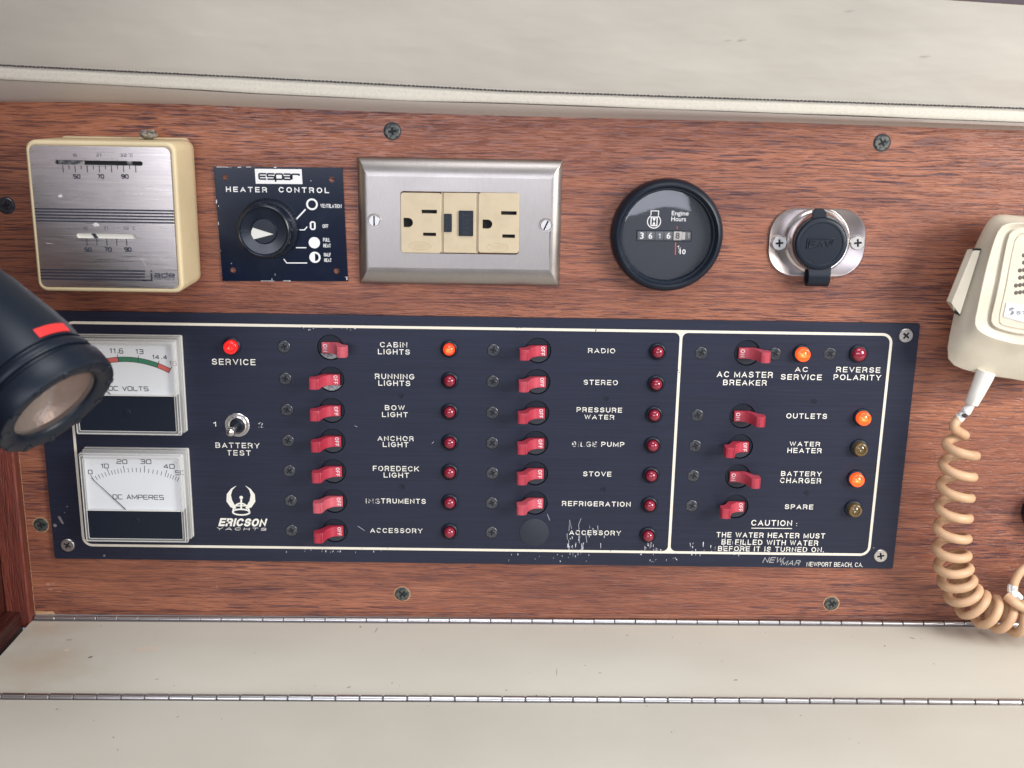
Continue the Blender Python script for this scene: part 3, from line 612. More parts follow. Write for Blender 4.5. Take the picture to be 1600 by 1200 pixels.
k.slab(bu0, bu1, v0+3, bv1, [(0, 0), (0, 4), (.5, 4.5)], 2, 3); obj('wall_base', k, M['cream'], th)
lu, lv = B(232, 214, 14)
k = MB(); n = 12; L = []
for i in range(9):
    t = i/8; r = 5.4*math.sin(PI*(.12+.82*t)); L.append([(r*.95*math.cos(a)*random.uniform(.8, 1.15), r*.5*math.sin(a)*random.uniform(.7, 1.2)+random.uniform(-.3, .3), -5+10*t) for a in [2*PI*j/n for j in range(n)]])
k.loops(L); obj('corroded_slider_knob', k, M['crust'], th, (lu, lv+1.2, 14))

# ================================================================== heater control
def hz6(x, y): return (330+x/6, 250+y/6)
def hbx(x0, x1, y0, y1): p, q = hz6(x0, y0), hz6(x1, y1); return (p[0], q[0], p[1], q[1])
HW = 1.2
def hp(x, y, h=HW): return B(*hz6(x, y), h)
hcen = hp(650, 600)
ht = thing('heater_control', 'black metal heater control plate with a round pointer knob', 'heater control', (*hcen, 0))
outer = [hp(22, 64), hp(1230, 70), hp(1283, 1137), hp(107, 1135)][::-1]
k = MB(); k.plate(outer, [circ(hp(x, y), 1.65, 20)[::-1] for x, y in ((132, 162), (1130, 182), (205, 1033), (1175, 1041))], .1, HW); obj('face_plate', k, M['heater'], ht)
k = MB(); k.poly([hp(408, 82), hp(418, 222), hp(856, 226), hp(848, 86)], HW+.06); obj('badge', k, M['white_clean'], ht)
eb = [hp(440, 120, HW), hp(833, 192, HW)]
k = MB(); a, b = eb[0][0], eb[1][0]; v_t, v_b = eb[0][1], eb[1][1]
sq('Espar', None, ht, 'ink', HW+.10, .92, 1.0, .14, join=k, abs_box=(a, b, v_b, v_t)); obj('lettering', k, M['heater'], ht)
text('HEATER', hbx(138, 525, 248, 305), ht, 'white_clean', HW+.05, .05, 1.25); text('CONTROL', hbx(632, 1105, 252, 311), ht, 'white_clean', HW+.05, .05, 1.25)
for s, bx in (('VENTILATION', (1025, 1222, 410, 452)), ('OFF', (1045, 1097, 600, 640)), ('FULL', (1050, 1113, 728, 768)), ('HEAT', (1052, 1120, 783, 822)), ('HALF', (1058, 1120, 868, 907)), ('HEAT', (1060, 1127, 920, 958))):
    text(s, hbx(*bx), ht, 'white_clean', HW+.05, .02, 1.1)
mm6 = 1/(6*2.83)
k = MB()
c = hp(945, 415); k.plate(circ(c, 55*mm6, 32), [circ(c, 38*mm6, 32)[::-1]], HW+.02, HW+.06)
for P in (((795, 558), (885, 462)), ((828, 655), (875, 655), (900, 625)), ((795, 822), (893, 822)), ((680, 928), (708, 965), (900, 965))): k.strip([hp(*p) for p in P], .82 if len(P) == 2 and P[0][0] == 795 and P[0][1] == 558 else .6, HW+.06)
k.poly(circ(hp(967, 775), 54*mm6, 32), HW+.06)
c = hp(973, 912); k.plate(circ(c, 54*mm6, 32), [[(c[0]+36*mm6*math.cos(-PI/2+PI*i/12), c[1]+36*mm6*math.sin(-PI/2+PI*i/12)) for i in range(13)][::-1]], HW+.02, HW+.06)
k.plate([(hp(952, 615)[0]+sx_*28*mm6, hp(952, 615)[1]+sy_*41*mm6) for sx_, sy_ in ((.5, 1), (-.5, 1), (-1, .6), (-1, -.6), (-.5, -1), (.5, -1), (1, -.6), (1, .6))], [[(hp(952, 615)[0]+sx_*12*mm6, hp(952, 615)[1]+sy_*27*mm6) for sx_, sy_ in ((1, 1), (-1, 1), (-1, -1), (1, -1))][::-1]], HW+.02, HW+.06)
obj('printed_symbol', k, M['white_clean'], ht)
k = MB()
for x, y, w_, h_ in ((120, 66, 9, .35), (170, 67, 2, .5), (265, 68, 2.2, .5), (350, 66, 3, .4), (600, 68, 1.6, .6), (50, 390, .6, 2.2), (68, 432, .5, .7), (68, 595, .5, 2.0), (88, 850, .3, .5), (530, 1134, 8.5, .4), (570, 1120, .4, 1.5), (700, 1133, 3.5, .4), (735, 1134, 1, .8), (1272, 1110, .7, 2.2), (1262, 1098, 1, .4), (600, 1075, .25, 1.3), (190, 970, .5, .5), (935, 195, .5, .4)):
    u, v = hp(x, y); k.poly([(u-w_/2, v-h_/2), (u+w_/2, v-h_*.3), (u+w_*.4, v+h_/2), (u-w_*.4, v+h_*.4)], HW+.05)
obj('paint_chip', k, M['chip'], ht, kind='stuff')
kc = hp(528, 648, 4); kb = (*kc, HW)
k = MB(); k.lathe([(16.6, .1), (16.6, 2.2), (16.0, 3.0), (14.6, 3.4)], n=72, cap1=True)
knob = obj('knob', k, M['black_gloss'], ht, kb)
k = MB()
for i in range(54):
    a = 2*PI*i/54; k.add([((r)*math.cos(a+da), r*math.sin(a+da), w_) for r, da, w_ in ((16.9, -.03, .3), (16.9, .03, .3), (16.4, .025, 3.1), (16.4, -.025, 3.1), (15.4, -.02, 3.5), (15.4, .02, 3.5))], [[0, 1, 2, 3], [3, 2, 5, 4]])
obj('serration', k, M['black_gloss'], knob, kb, kind='stuff')
k = MB(); k.lathe([(14.9, 3.0), (15.1, 5), (14.8, 12.5), (14.4, 13.6), (13.5, 14.0), (13.0, 13.6), (12.6, 12.6), (7.3, 11.8), (7.2, 12.3), (6.9, 12.6), (6.6, 12.2)], n=56); obj('knob_cap', k, M['black_gloss'], knob, kb, ang=50)
k = MB(); k.slab(-14.2, -7.6, -.25, .25, [(0, 12.4), (0, 13.6)], .1, 1); obj('index_rib', k, M['black_gloss'], knob, kb)
cc = B(*hz6(480, 692), 13); k = MB(); T = [hp(392, 634, 13.3), hp(378, 664, 13.3), (hp(378, 700, 13.3)), hp(402, 742, 13.3), hp(585, 695, 13.3)]; k.loops([[(x, y, 13.2) for x, y in T], [(x, y, 14.0) for x, y in T]]); 
o = obj('pointer', k, mat('aged_white_pointer', (.62, .62, .58), .4), knob)

# ================================================================== outlet
def oz(x, y): return (540+x/4.444, 220+y/4.444)
def op(x, y, h=0): return B(*oz(x, y), h)
def ob(x0, x1, y0, y1, h):
    l, t = oz(x0, y0); r, b = oz(x1, y1); m_, n_ = (l+r)/2, (t+b)/2
    return (B(l, n_, h)[0], B(r, n_, h)[0], B(m_, b, h)[1], B(m_, t, h)[1])
c = [op(80, 98), op(1514, 142), op(1478, 1015), op(99, 985)]
PL, PR, PB, PT = (c[0][0]+c[3][0])/2, (c[1][0]+c[2][0])/2, (c[2][1]+c[3][1])/2, (c[0][1]+c[1][1])/2
ou = thing('wall_outlet', 'double power outlet with ground fault buttons in a brushed steel cover plate', 'power outlet', ((PL+PR)/2, (PT+PB)/2, 0))
OH = 5.6
op0 = ob(381, 1207, 355, 785, OH)
prof = [(0, 0), (.1, .8), (.6, 1.6), (1.8, 2.7), (3.4, 3.8), (5.2, 4.6), (7.0, 5.2), (8.6, 5.5), (10.2, OH)]
k = MB(); L = []
def rr2(i):   # sides curl in faster than top and bottom; mitred corners
    j = i*.62; r = max(.9-i*.04, .35)
    return [(x, y) for x, y in rrect(PL+j, PR-j, PB+i, PT-i, r, 3)]
k.loops([[(x, y, w_) for x, y in rr2(i)] for i, w_ in prof], False, False)
sc1, sc2 = op(199, 555, OH), op(1391, 587, OH)
k.plate(rr2(10.2), [rrect(*op0, 2.0, 4)[::-1], circ(sc1, 3.0, 24)[::-1], circ(sc2, 3.0, 24)[::-1]], OH-1.2, OH)
obj('cover_plate', k, M['brushed'], ou, ang=28)
for c_, a in ((sc1, 1.58), (sc2, 1.15)):
    k = MB(); k.lathe([(4.1, -.02), (3.9, .15), (3.4, .1), (3.2, -.4)], n=28, cap1=False); obj('screw_dimple', k, M['brushed'], ou, (*c_, OH))
    obj('screw', screw_mesh('screw', 3.15, 'satin', 's', a, .9), None, ou, (*c_, OH))
RH = 6.4
def recept(x0, x1, slots, gnd, rnd):
    q = ob(x0, x1, 362, 780, RH); k = MB(); hs = []
    for s in slots: hs.append([(a, b) for a, b in rrect(*ob(*s, RH), .12, 1)][::-1])
    g = ob(*gnd, RH); r = (g[3]-g[2])/2; cy = (g[3]+g[2])/2
    gp = [(g[0], g[2]), (g[1]-r, g[2])]+[(g[1]-r+r*math.cos(t), cy+r*math.sin(t)) for t in [-PI/2+PI*i/8 for i in range(1, 8)]]+[(g[1]-r, g[3]), (g[0], g[3])]
    hs.append(gp[::-1])
    k.plate(rrect(q[0]+.35, q[1]-.35, q[2]+.35, q[3]-.35, 1.2, 4), hs, RH-3, RH); k.slab(q[0], q[1], q[2], q[3], [(0, 2), (0, RH-.3), (.35, RH)], 1.5, 4, cap1=False)
    o = obj('receptacle', k, M['ivory'], ou)
    k = MB(); k.box(q[0]+.5, q[1]-.5, q[2]+.5, q[3]-.5, 1, RH-2.9, .1); obj('slot_recess', k, M['void'], o)
    return o
r1 = recept(381, 664, [(527, 634, 479, 505), (537, 628, 638, 662)], (401, 468, 535, 601), 1)
r2 = recept(920, 1206, [(1080, 1188, 489, 515), (1088, 1176, 650, 675)], (951, 1019, 547, 611), 1)
q = ob(662, 922, 362, 780, RH-.9); k = MB(); k.box(q[0], q[1], q[2], q[3], 1, RH-1.2, .1)
q = ob(678, 906, 362, 780, RH); k.slab(q[0], q[1], q[2], q[3], [(0, 2), (0, RH-.5), (.35, RH-.15)], .3, 2); obj('centre_bar', k, M['ivory'], ou)
for bx, s, tbx, rot_ in (((683, 737, 508, 634), 'TEST', (695, 725, 520, 625), 1), ((786, 886, 486, 662), 'RESET', (815, 858, 500, 645), 1)):
    q = ob(*bx, RH+1); k = MB(); k.slab(q[0], q[1], q[2], q[3], [(0, RH-1), (0, RH+.7), (.3, RH+1.0)], .4, 3); bo = obj('button', k, M['black'], ou, label='black %s button' % s.lower())
    # engraved vertical word
    TXT.append((s, ob(*tbx, RH+1), bo, 'faint', RH+1.04, .0, 1.1, 0, 'lettering', False, {'_rot': rot_}))
for cx, cy, par in ((520, 727, r1), (1058, 740, r2)):
    c_ = op(cx, cy, RH); k = MB(); ra, rb = 6.2, 2.2
    k.loops([[(c_[0]+(ra+d)*math.cos(t), c_[1]+(rb+d)*math.sin(t), RH+z) for t in [2*PI*i/36 for i in range(36)]] for d, z in ((.18, .0), (.08, .16), (-.08, .16), (-.18, .0))], False, False); obj('embossed_oval', k, M['ivory'], par)
    text('HUBBELL', (oz(cx-62, 0)[0], oz(cx+62, 0)[0], oz(0, cy-13)[1], oz(0, cy+13)[1]), par, 'emboss', RH+.06, .0, 1.0, flip=True)

# ================================================================== hour meter
def mz(x, y): return (930+x/3.404, 260+y/3.404)
def mp_(x, y, h): return B(*mz(x, y), h)
def mbx(x0, x1, y0, y1): p, q = mz(x0, y0), mz(x1, y1); return (p[0], q[0], p[1], q[1])
hc = mp_(383, 369, 7)
hm = thing('hour_meter', 'round black engine hours meter under glass with a drum counter', 'hour meter', (*hc, 0))
k = MB(); k.lathe([(30.2, .1), (31.2, .8), (31.4, 2.2), (31.2, 6.5), (30.4, 9.0), (29.2, 10.4), (28.0, 10.8), (27.2, 10.2), (26.7, 8.4), (26.3, 8.0), (25.6, 8.0), (25.2, 7.0), (25.0, 4.4)], n=72, cap1=False); obj('bezel', k, M['black'], hm, (*hc, 0), ang=40)
k = MB(); k.lathe([(25.4, 3.0), (25.3, 3.4)], n=64); obj('dial_face', k, mat('dial_black', (.020, .024, .036), .5), hm, (*hc, 0))
DH = 3.5
k = MB(); c_ = mp_(313, 293, DH); m3 = 1/(3.404*2.80)
k.strip([(c_[0]+(-13)*m3, c_[1]+34*m3), (c_[0]-18*m3, c_[1]+33*m3), (c_[0]-18*m3, c_[1]+56*m3), (c_[0]+22*m3, c_[1]+56*m3), (c_[0]+22*m3, c_[1]+33*m3), (c_[0]+16*m3, c_[1]+34*m3)][1:5], .5, DH)
k.strip([(c_[0]+35*m3*math.cos(t), c_[1]+35*m3*math.sin(t)) for t in [math.radians(122)+math.radians(296)*i/30 for i in range(31)]], .5, DH)
q = [(c_[0]-16*m3, c_[1]-22*m3), (c_[0]+16*m3, c_[1]-22*m3), (c_[0]+16*m3, c_[1]+23*m3), (c_[0]-16*m3, c_[1]+23*m3), (c_[0]-16*m3, c_[1]-22*m3)]; k.strip(q, .6, DH+.01)
k.poly([(c_[0]-9*m3, c_[1]+18*m3), (c_[0], c_[1]), (c_[0]+9*m3, c_[1]+18*m3)][::-1], DH+.02); k.poly([(c_[0]-9*m3, c_[1]-17*m3), (c_[0]+9*m3, c_[1]-17*m3), (c_[0], c_[1])], DH+.02)
obj('engine_symbol', k, M['white_clean'], hm)
text('Engine', mbx(407, 497, 237, 268), hm, 'white_clean', DH, .01, 1.0); text('Hours', mbx(405, 483, 267, 292), hm, 'white_clean', DH, .01, 1.0)
text('1', mbx(436, 447, 418, 442), hm, 'white_clean', DH, .02, 1.0); text('10', mbx(450, 481, 441, 467), hm, 'white_clean', DH, .02, 1.0)
k = MB(); k.strip([mp_(443, 458, DH), mp_(455, 430, DH)], .22, DH); obj('printed_slash', k, M['white_clean'], hm)
k = MB(); k.strip([mp_(436, 318, DH), mp_(436, 333, DH)], .35, DH); k.strip([mp_(428, 405, DH), mp_(426, 471, DH)], .5, DH); obj('index_mark', k, M['red_hair'], hm)
def mub(x0, x1, y0, y1, h):
    l, t = mz(x0, y0); r, b = mz(x1, y1); m_, n_ = (l+r)/2, (t+b)/2
    return (B(l, n_, h)[0], B(r, n_, h)[0], B(m_, b, h)[1], B(m_, t, h)[1])
q = mub(222, 510, 344, 395, DH); k = MB(); k.loops([[(x, y, w_) for x, y in rrect(q[0]-i, q[1]+i, q[2]-i, q[3]+i, .3, 2)] for i, w_ in ((.35, DH-.05), (.2, DH+.25), (0, DH+.2), (0, DH-.04))], False, False); obj('counter_frame', k, M['black'], hm)
for i, (x0, x1, s, m_, tm, dx) in enumerate(((226, 269, '3', 'counter', 'white_clean', 0), (273, 316, '6', 'counter', 'white_clean', 0), (320, 363, '1', 'counter', 'white_clean', 0), (367, 411, '6', 'counter', 'white_clean', 0), (417, 461, '8', 'drum_white', 'ink', 0), (465, 507, '1', 'counter', 'drum_white', 0))):
    q = mub(x0, x1, 346, 393, DH); k = MB(); hh = (q[3]-q[2])/2
    k.loops([[(u, (q[2]+q[3])/2+hh*math.sin(t), DH-.03+.35*math.cos(t)) for t in [-PI/2+PI*j/8 for j in range(9)]] for u in (q[0], q[1])], False, False, closed=False)
    d = obj('digit_drum', k, M[m_], hm)
    bx = {0: (238, 258), 1: (284, 304), 2: (338, 346), 3: (380, 401), 4: (428, 449), 5: (492, 500)}[i]
    text(s, mbx(bx[0], bx[1], 352+(-1 if i == 0 else 0)-(2 if i == 5 else 0), 385), d, tm, DH+.40, .01, 1)
    if i == 5:
        k = MB(); q = mub(462, 478, 346, 393, DH); k.poly([(q[0], q[2]+.4), (q[1], q[2]+.4), (q[1], q[3]-.4), (q[0], q[3]-.4)], DH+.37); obj('drum_edge', k, M['drum_white'], d)
k = MB(); k.lathe([(25.3, 5.2), (24.0, 5.4), (12, 5.5), (1, 5.52)], n=48); obj('glass', k, M['glass'], hm, (*hc, 0), ang=80)

# ================================================================== 12 V socket with rubber cap
sc_ = mp_(1178, 404, 1)
so = thing('power_socket', 'chrome flanged accessory socket closed by a black rubber cap', 'power socket', (*sc_, 0))
q = mub(920, 1437, 223, 587, 1); k = MB(); hs_ = [mp_(977, 407, 1.5), mp_(1393, 406, 1.5)]
k.slab(q[0], q[1], q[2], q[3], [(.4, 0), (0, .3), (0, 1.0), (.5, 1.5), (1.1, 1.45), (1.5, 1.2)], 15.5, 10); obj('flange', k, mat('polished_flange', (.48, .42, .41), .27, 1.0, rn=((60, 60, 60), .38), noise=((.40, .35, .35), (30, 30, 30), .4, .7)), so)
for p in hs_: obj('screw', screw_mesh('screw', 4.2, 'satin', 'x', .12, 1.6), None, so, (*p, 1.3))
rc = mp_(1180, 399, 2)
k = MB(); k.lathe([(18.6, 1.0), (18.6, 1.7), (17.9, 2.6), (16.9, 3.1), (16.5, 4.0), (16.3, 7.5), (15.6, 8.6), (14.6, 8.4)], n=56); obj('socket_rim', k, M['chrome'], so, (*rc, 0))
cp = mp_(1200, 411, 12)
k = MB(); k.lathe([(13.4, 7.5), (14.3, 8.2), (14.6, 9.5), (14.6, 12.2), (14.2, 13.1), (13.4, 13.6), (11.8, 13.5), (11.5, 13.2), (3, 13.3)], n=56); cap = obj('rubber_cap', k, M['rubber'], so, (*cp, 0), ang=40)
k = MB(); tp = B(*mz(1188, 262), 10)
k.loops([[(tp[0]+x, tp[1]+y, z) for x, y in ((-5.0, -5), (-3.2, -.5), (-3.6, 2.4), (-1.5, 3.9), (1.9, 3.9), (3.9, 2.0), (4.1, -1), (6, -5))] for z in (8.8, 11.4)]); obj('pull_tab', k, M['rubber'], cap)
s0 = B(*mz(1200, 545), 11); s1_ = B(*mz(1205, 600), 12)
path = [(-10.5, 9.8), (-13, 10.6), (-17, 12.4), (-21, 12.0), (-23.5, 9.4), (-23.6, 6.0), (-21.5, 3.2), (-17.5, 2.4), (-14, 3.4)]
k = MB(); L = []
for i, (dv, w_) in enumerate(path):
    a = path[min(i+1, len(path)-1)]; b_ = path[max(i-1, 0)]; t = Vector((a[0]-b_[0], a[1]-b_[1])).normalized(); n_ = Vector((-t.y, t.x))*.9; hw = 6.3 if i < 2 else 5.9
    L.append([(cp[0]+x, cp[1]+dv+s*n_.x, w_+s*n_.y) for x, s in ((-hw+.8, 1), (hw+.8, 1), (hw+.8, -1), (-hw+.8, -1))])
k.loops(L); obj('strap', k, M['rubber'], cap, ang=50)
k = MB(); g = [[(-6.6, 1.6), (-7.0, -1.9), (-4.6, -2.4), (-3.2, -2.2)], [(-5.6, .2), (-3.4, -.2)], [(-6.6, 1.6), (-3.6, 1.5)], [(-1.8, -1.6), (-.6, 1.6), (.8, -1.5)], [(2.0, 1.7), (3.3, -1.4), (5.2, 1.8)], [(-7.6, 2.9), (6.6, 3.0), (5.5, -.5)], [(-7.8, 2.6), (-8.0, -2.8)]]
for st in g: k.tube([(x, y, 13.42) for x, y in st], .38, 6)
obj('embossed_lettering', k, M['rubber'], cap, (*cp, 0), ang=80)

# ================================================================== electrical panel
PW, PHT, PT_ = 507.6, 152.0, 2.4
pn = thing('electrical_panel', 'large navy black breaker panel with red switches, indicator lamps and two meters', 'breaker panel', (PW/2, PHT/2, 0))
brk_dc1 = [(516.2, 543, 'on', 1), (517.5, 592.7, 'off', 1), (518.4, 641.5, 'off', 0), (519.7, 689.3, 'off', 0), (521, 736.5, 'off', 0), (522.5, 783, 'off', 0), (523.5, 829.2, 'off', 0)]
brk_dc2 = [(840.9, 547.8, 'off', 0), (839.6, 596.6, 'off', 0), (838, 645.4, 'off', 0), (837, 692.6, 'off', 0), (836.4, 739.8, 'off', 0), (835.8, 786, 'off', 0)]
brk_ac = [(1167.5, 551.5, 'on', 0), (1160, 650, 'on', 0), (1156.5, 697.8, 'off', 0), (1153, 744.6, 'on', 0), (1149.7, 791.4, 'off', 0)]
brk = [(x, y, s, d, n) for L_, n in ((brk_dc1, 1), (brk_dc2, 2), (brk_ac, 3)) for x, y, s, d in L_]
HR = 7.6
bc = [B(x, y, PT_) for x, y, *_r in brk]
blank = B(834.5, 832, PT_)
outer = rrect(0, PW, 0, PHT, 1.2, 3)
k = MB(); k.plate(outer, [circ(c, HR, 32)[::-1] for c in bc], .15, PT_); obj('face_plate', k, M['panel'], pn)
k = MB(); k.box(1, PW-1, 1, PHT-1, -.5, .30, .1); obj('back_plate', k, M['void'], pn)
# border lines
def bline(name, pts, wd): k = MB(); k.strip(pts, wd, PT_+.05); return obj(name, k, M['line'], pn)
bl, br_ = B(127, 850, PT_)[0]-.2, B(1375, 690, PT_)[0]; bt, bb = B(700, 510.5, PT_)[1], B(700, 860.5, PT_)[1]
bl = B(121, 760, PT_)[0]; br_ = B(1379, 680, PT_)[0]
k = MB(); r = 6; lw_ = 1.55
P = rrect(bl, br_, bb, bt, r, 6); Q = rrect(bl+lw_, br_-lw_, bb+lw_, bt-lw_, r-lw_, 6)
k.plate(P, [Q[::-1]], PT_-.1, PT_+.05); obj('border_line', k, M['line'], pn)
dv = B(1055, 690, PT_)[0]; fl = 3.2
k = MB(); N_ = 6
pts = [(dv-.8, bb+lw_+fl)]+[(dv-.8-fl+fl*math.cos(t), bb+lw_+fl-fl*math.sin(t)) for t in [PI/2*i/N_ for i in range(1, N_+1)]]
tl = [(dv-.8-fl+fl*math.cos(t), bt-lw_-fl+fl*math.sin(t)) for t in [PI/2*i/N_ for i in range(N_+1)]]
lft = [(x, y) for x, y in pts[::-1]]+tl
poly_ = lft+[(2*dv-x, y) for x, y in lft[::-1]]
k.plate([(x, min(max(y, bb+lw_+.01), bt-lw_-.01)) for x, y in poly_][::-1], [], PT_-.1, PT_+.054); obj('divider_line', k, M['line'], pn)

# --- breakers
def bushing_mesh(dust):
    k = MB(); su0, su1, sv0, sv1 = -5.6, 5.6, -3.5, 3.4
    k.plate(circ((0, 0), HR-.45, 32), [[(su0, sv0), (su1, sv0), (su1, sv1), (su0, sv1)][::-1]], -1.9, -.9)
    k.mi = 1; k.poly([(su0, sv0), (su1, sv0), (su1, sv1), (su0, sv1)], -1.7)
    a0_ = math.asin((sv0-.2)/(HR-.7)); k.mi = 2
    pp = [((HR-.7)*math.cos(t), (HR-.7)*math.sin(t)) for t in [PI-a0_+(PI+2*a0_)*i/12 for i in range(13)]]
    k.loops([[(x, y, -.88) for x, y in pp], [(x, y, -.62) for x, y in pp]], False, True)
    return mesh_of('bushing', k, [M['black'], M['void'], M['dusty'] if dust else mat('bushing_ledge_black', (.022, .026, .036), .5)])
bm_ = {0: bushing_mesh(0), 1: bushing_mesh(1)}
FR = [(5.0, -.9), (5.0, .5), (4.7, .9), (.5, 1.3), (-1.4, 2.2), (-3.4, 4.6), (-4.7, 7.8), (-5.1, 10.4), (-5.5, 11.6), (-6.5, 12.4), (-8.0, 12.8), (-9.6, 12.6), (-10.6, 11.8), (-11.0, 10.6), (-11.1, 7.2), (-10.2, 6.2), (-8.4, 5.8), (-7.0, 3.8), (-5.2, .6), (-4.0, -.9)]
def lever_mesh(flip, m_):
    k = MB(); hv = 3.05; s = -1 if flip else 1
    prof = [(s*u, w_) for u, w_ in FR]
    if flip: prof = prof[::-1]
    k.loops([[(u*1.0, v, w_) for u, w_ in prof] for v in (hv-.15, hv)][:0] or [[(u, hv-.0, w_-.0) for u, w_ in [(a*.995, b*.985) for a, b in prof]], [(u, hv-.25, w_) for u, w_ in prof], [(u, -hv+.25, w_) for u, w_ in prof], [(u, -hv, w_) for u, w_ in [(a*.995, b*.985) for a, b in prof]]])
    for i in range(9):       # grip ribs on the raised tip
        u = s*(-5.9-i*.56); t = 1-((abs(u)-8.1)/3.2)**2; w_ = 11.8+1.0*max(t, 0)
        k.box(u-.14, u+.14, -hv+.05, hv-.05, w_-.6, w_+.08, .06)
    return mesh_of('lever', k, M[m_], 28)
lv = {('off', 0): lever_mesh(False, 'red'), ('on', 0): lever_mesh(True, 'red'), ('off', 1): lever_mesh(False, 'red_old'), ('on', 1): lever_mesh(True, 'red')}
nm = ['cabin lights', 'running lights', 'bow light', 'anchor light', 'foredeck light', 'instruments', 'accessory', 'radio', 'stereo', 'pressure water', 'bilge pump', 'stove', 'refrigeration', 'AC master', 'outlets', 'water heater', 'battery charger', 'spare']
LT = {}
for s in ('ON', 'OFF'):
    LN, HT_ = (5.2, 2.2) if s == 'OFF' else (4.4, 2.4); cx0 = 2.7 if s == 'OFF' else -2.8
    k = grot(s, (-LN/2, LN/2, -HT_/2, HT_/2), .13, .34)
    k.v = [(cx0+y, -x, 1.42-abs(cx0+y)*.105) for x, y, z in k.v]      # the word reads top to bottom
    LT[s] = mesh_of('lettering', k, M['white_clean'])
for i, ((x, y, st, d, n_), c) in enumerate(zip(brk, bc)):
    b_ = obj('circuit_breaker', bm_[d], None, pn, (*c, PT_))
    b_['label'] = ('breaker switched on beside the %s lettering' if st == 'on' else 'breaker switched off beside the %s lettering') % nm[i]
    l_ = obj('lever', lv[(st, 1 if i == 1 else 0)], None, b_, (c[0], c[1], PT_))
    l_.rotation_euler = (0, math.radians(random.uniform(-.7, .7)), 0)
    obj('lettering', LT[st.upper()], None, b_, (c[0], c[1], PT_))
k = MB(); k.lathe([(8.9, -.0), (8.8, .2), (8.4, .35)], n=40); obj('blanking_disc', k, mat('blank_sticker', (.016, .021, .034), .6), pn, (*blank, PT_))
# --- lamps
bez = MB(); bez.lathe([(5.1, 0), (5.1, .7), (4.7, 1.3), (4.0, 1.6), (3.7, 1.1)], n=32, cap1=False); bez = mesh_of('lamp_bezel', bez, M['black'])
def dome(r, hgt, facets=False):
    k = MB(); k.lathe([(r, .2), (r, hgt*.45)]+[(r*math.cos(t), hgt*.45+hgt*.55*math.sin(t)) for t in [PI/2*j/7 for j in range(1, 7)]]+[(r*.06, hgt)], n=24)
    return k
def flat_lens(r, hgt):
    k = MB(); k.lathe([(r, .2), (r, hgt*.8), (r*.93, hgt*.95), (r*.8, hgt), (r*.62, hgt*.98), (r*.55, hgt*.86), (r*.3, hgt*.95), (r*.05, hgt*.8)], n=24)
    return k
lens = {n: mesh_of('lens', dome(3.35, 5.0), M[n], 60) for n in ('led_red', 'led_orange_red')}
for n in ('led_orange_on', 'led_amber'): lens[n] = mesh_of('lens', flat_lens(3.9, 5.2), M[n], 50)
lens['led_red_on'] = mesh_of('lens', flat_lens(3.8, 5.2), M['led_red_on'], 50); lens['ac_red'] = mesh_of('lens', dome(3.9, 4.6), M['led_red'], 60)
lamps = [(701.4, 547.5, 'led_orange_red')]+[(x, y, 'led_red') for x, y in ((702, 596.9), (702, 646), (702.3, 694), (702.3, 740.6), (702.3, 788), (702, 834), (1028.7, 551.6), (1026.2, 602), (1023.3, 650.5), (1020.8, 698.3), (1018.3, 745.5), (1016, 792), (1013.5, 839.6))]
lamps += [(1255.3, 554.6, 'led_orange_on'), (1344.2, 554.9, 'ac_red'), (1350.3, 654.7, 'led_orange_on'), (1345.2, 702.6, 'led_amber'), (1340, 750.8, 'led_orange_on'), (1336.3, 798, 'led_amber'), (359.8, 543, 'led_red_on')]
for x, y, n_ in lamps:
    c = B(x, y, PT_+4)
    b_ = obj('indicator_lamp', bez, None, pn, (*c, PT_)); obj('lens', lens[n_], None, b_, (*c, PT_))
    b_['label'] = {'led_orange_red': 'glowing orange red lamp', 'led_red': 'unlit dark red lamp', 'led_orange_on': 'glowing orange lamp', 'ac_red': 'unlit dark red lamp', 'led_amber': 'unlit brown amber lamp', 'led_red_on': 'glowing red lamp'}[n_]
    if n_ in ('led_orange_on', 'led_amber', 'led_red_on', 'ac_red'): b_.scale = (1.05, 1, 1.05)
# --- screws of the panel
sm = [screw_mesh('screw', 3.55, 'black_screw', 'x', a, .35) for a in (.3, .7, 1.1, 1.4)]
for i, (x, y) in enumerate(((443.7, 541.8), (445.6, 591.8), (448.1, 640.5), (449.7, 688.7), (452, 735.8), (454.2, 782.4), (455.4, 828.9), (770.9, 547.2), (769.9, 596.3), (769.3, 644.8), (769, 692.3), (769.3, 739.5), (768.3, 786), (768.3, 832), (1095.7, 551.5), (1210.9, 552.9), (1297, 552.9), (1089.9, 648.9), (1086.5, 696.8), (1083.7, 743.6), (1081, 790.4))):
    c = B(x, y, PT_)
    obj('screw', sm[(i*7+i//3) % 4], None, pn, (*c, PT_-.12))
    k = MB(); k.plate(circ((0, 0), 3.95, 28), [circ((0, 0), 3.6, 28)[::-1]], -.1, .03); obj('screw_rim', k, M['void'], pn, (*c, PT_))
big = [screw_mesh('screw', 4.2, 'satin', 'x', a, .9) for a in (.9, .2, 1.0)]
for (x, y), me in zip(((1415, 524), (1375.5, 868), (106, 851.5), (60, 507)), (big[0], big[1], big[2], big[0])): obj('screw', me, None, pn, (*B(x, y, PT_), PT_+.05))
rv = MB(); rv.lathe([(1.75, -.05), (1.7, .06), (1.3, .10), (1.15, .0), (.5, .05)], n=18); rv = mesh_of('rivet', rv, M['black'])
for x, y in ((626, 618), (628, 760.8), (947, 622.9), (942.5, 764.8), (1272, 627), (1259.8, 770.6)): obj('rivet', rv, None, pn, (*B(x, y, PT_), PT_))
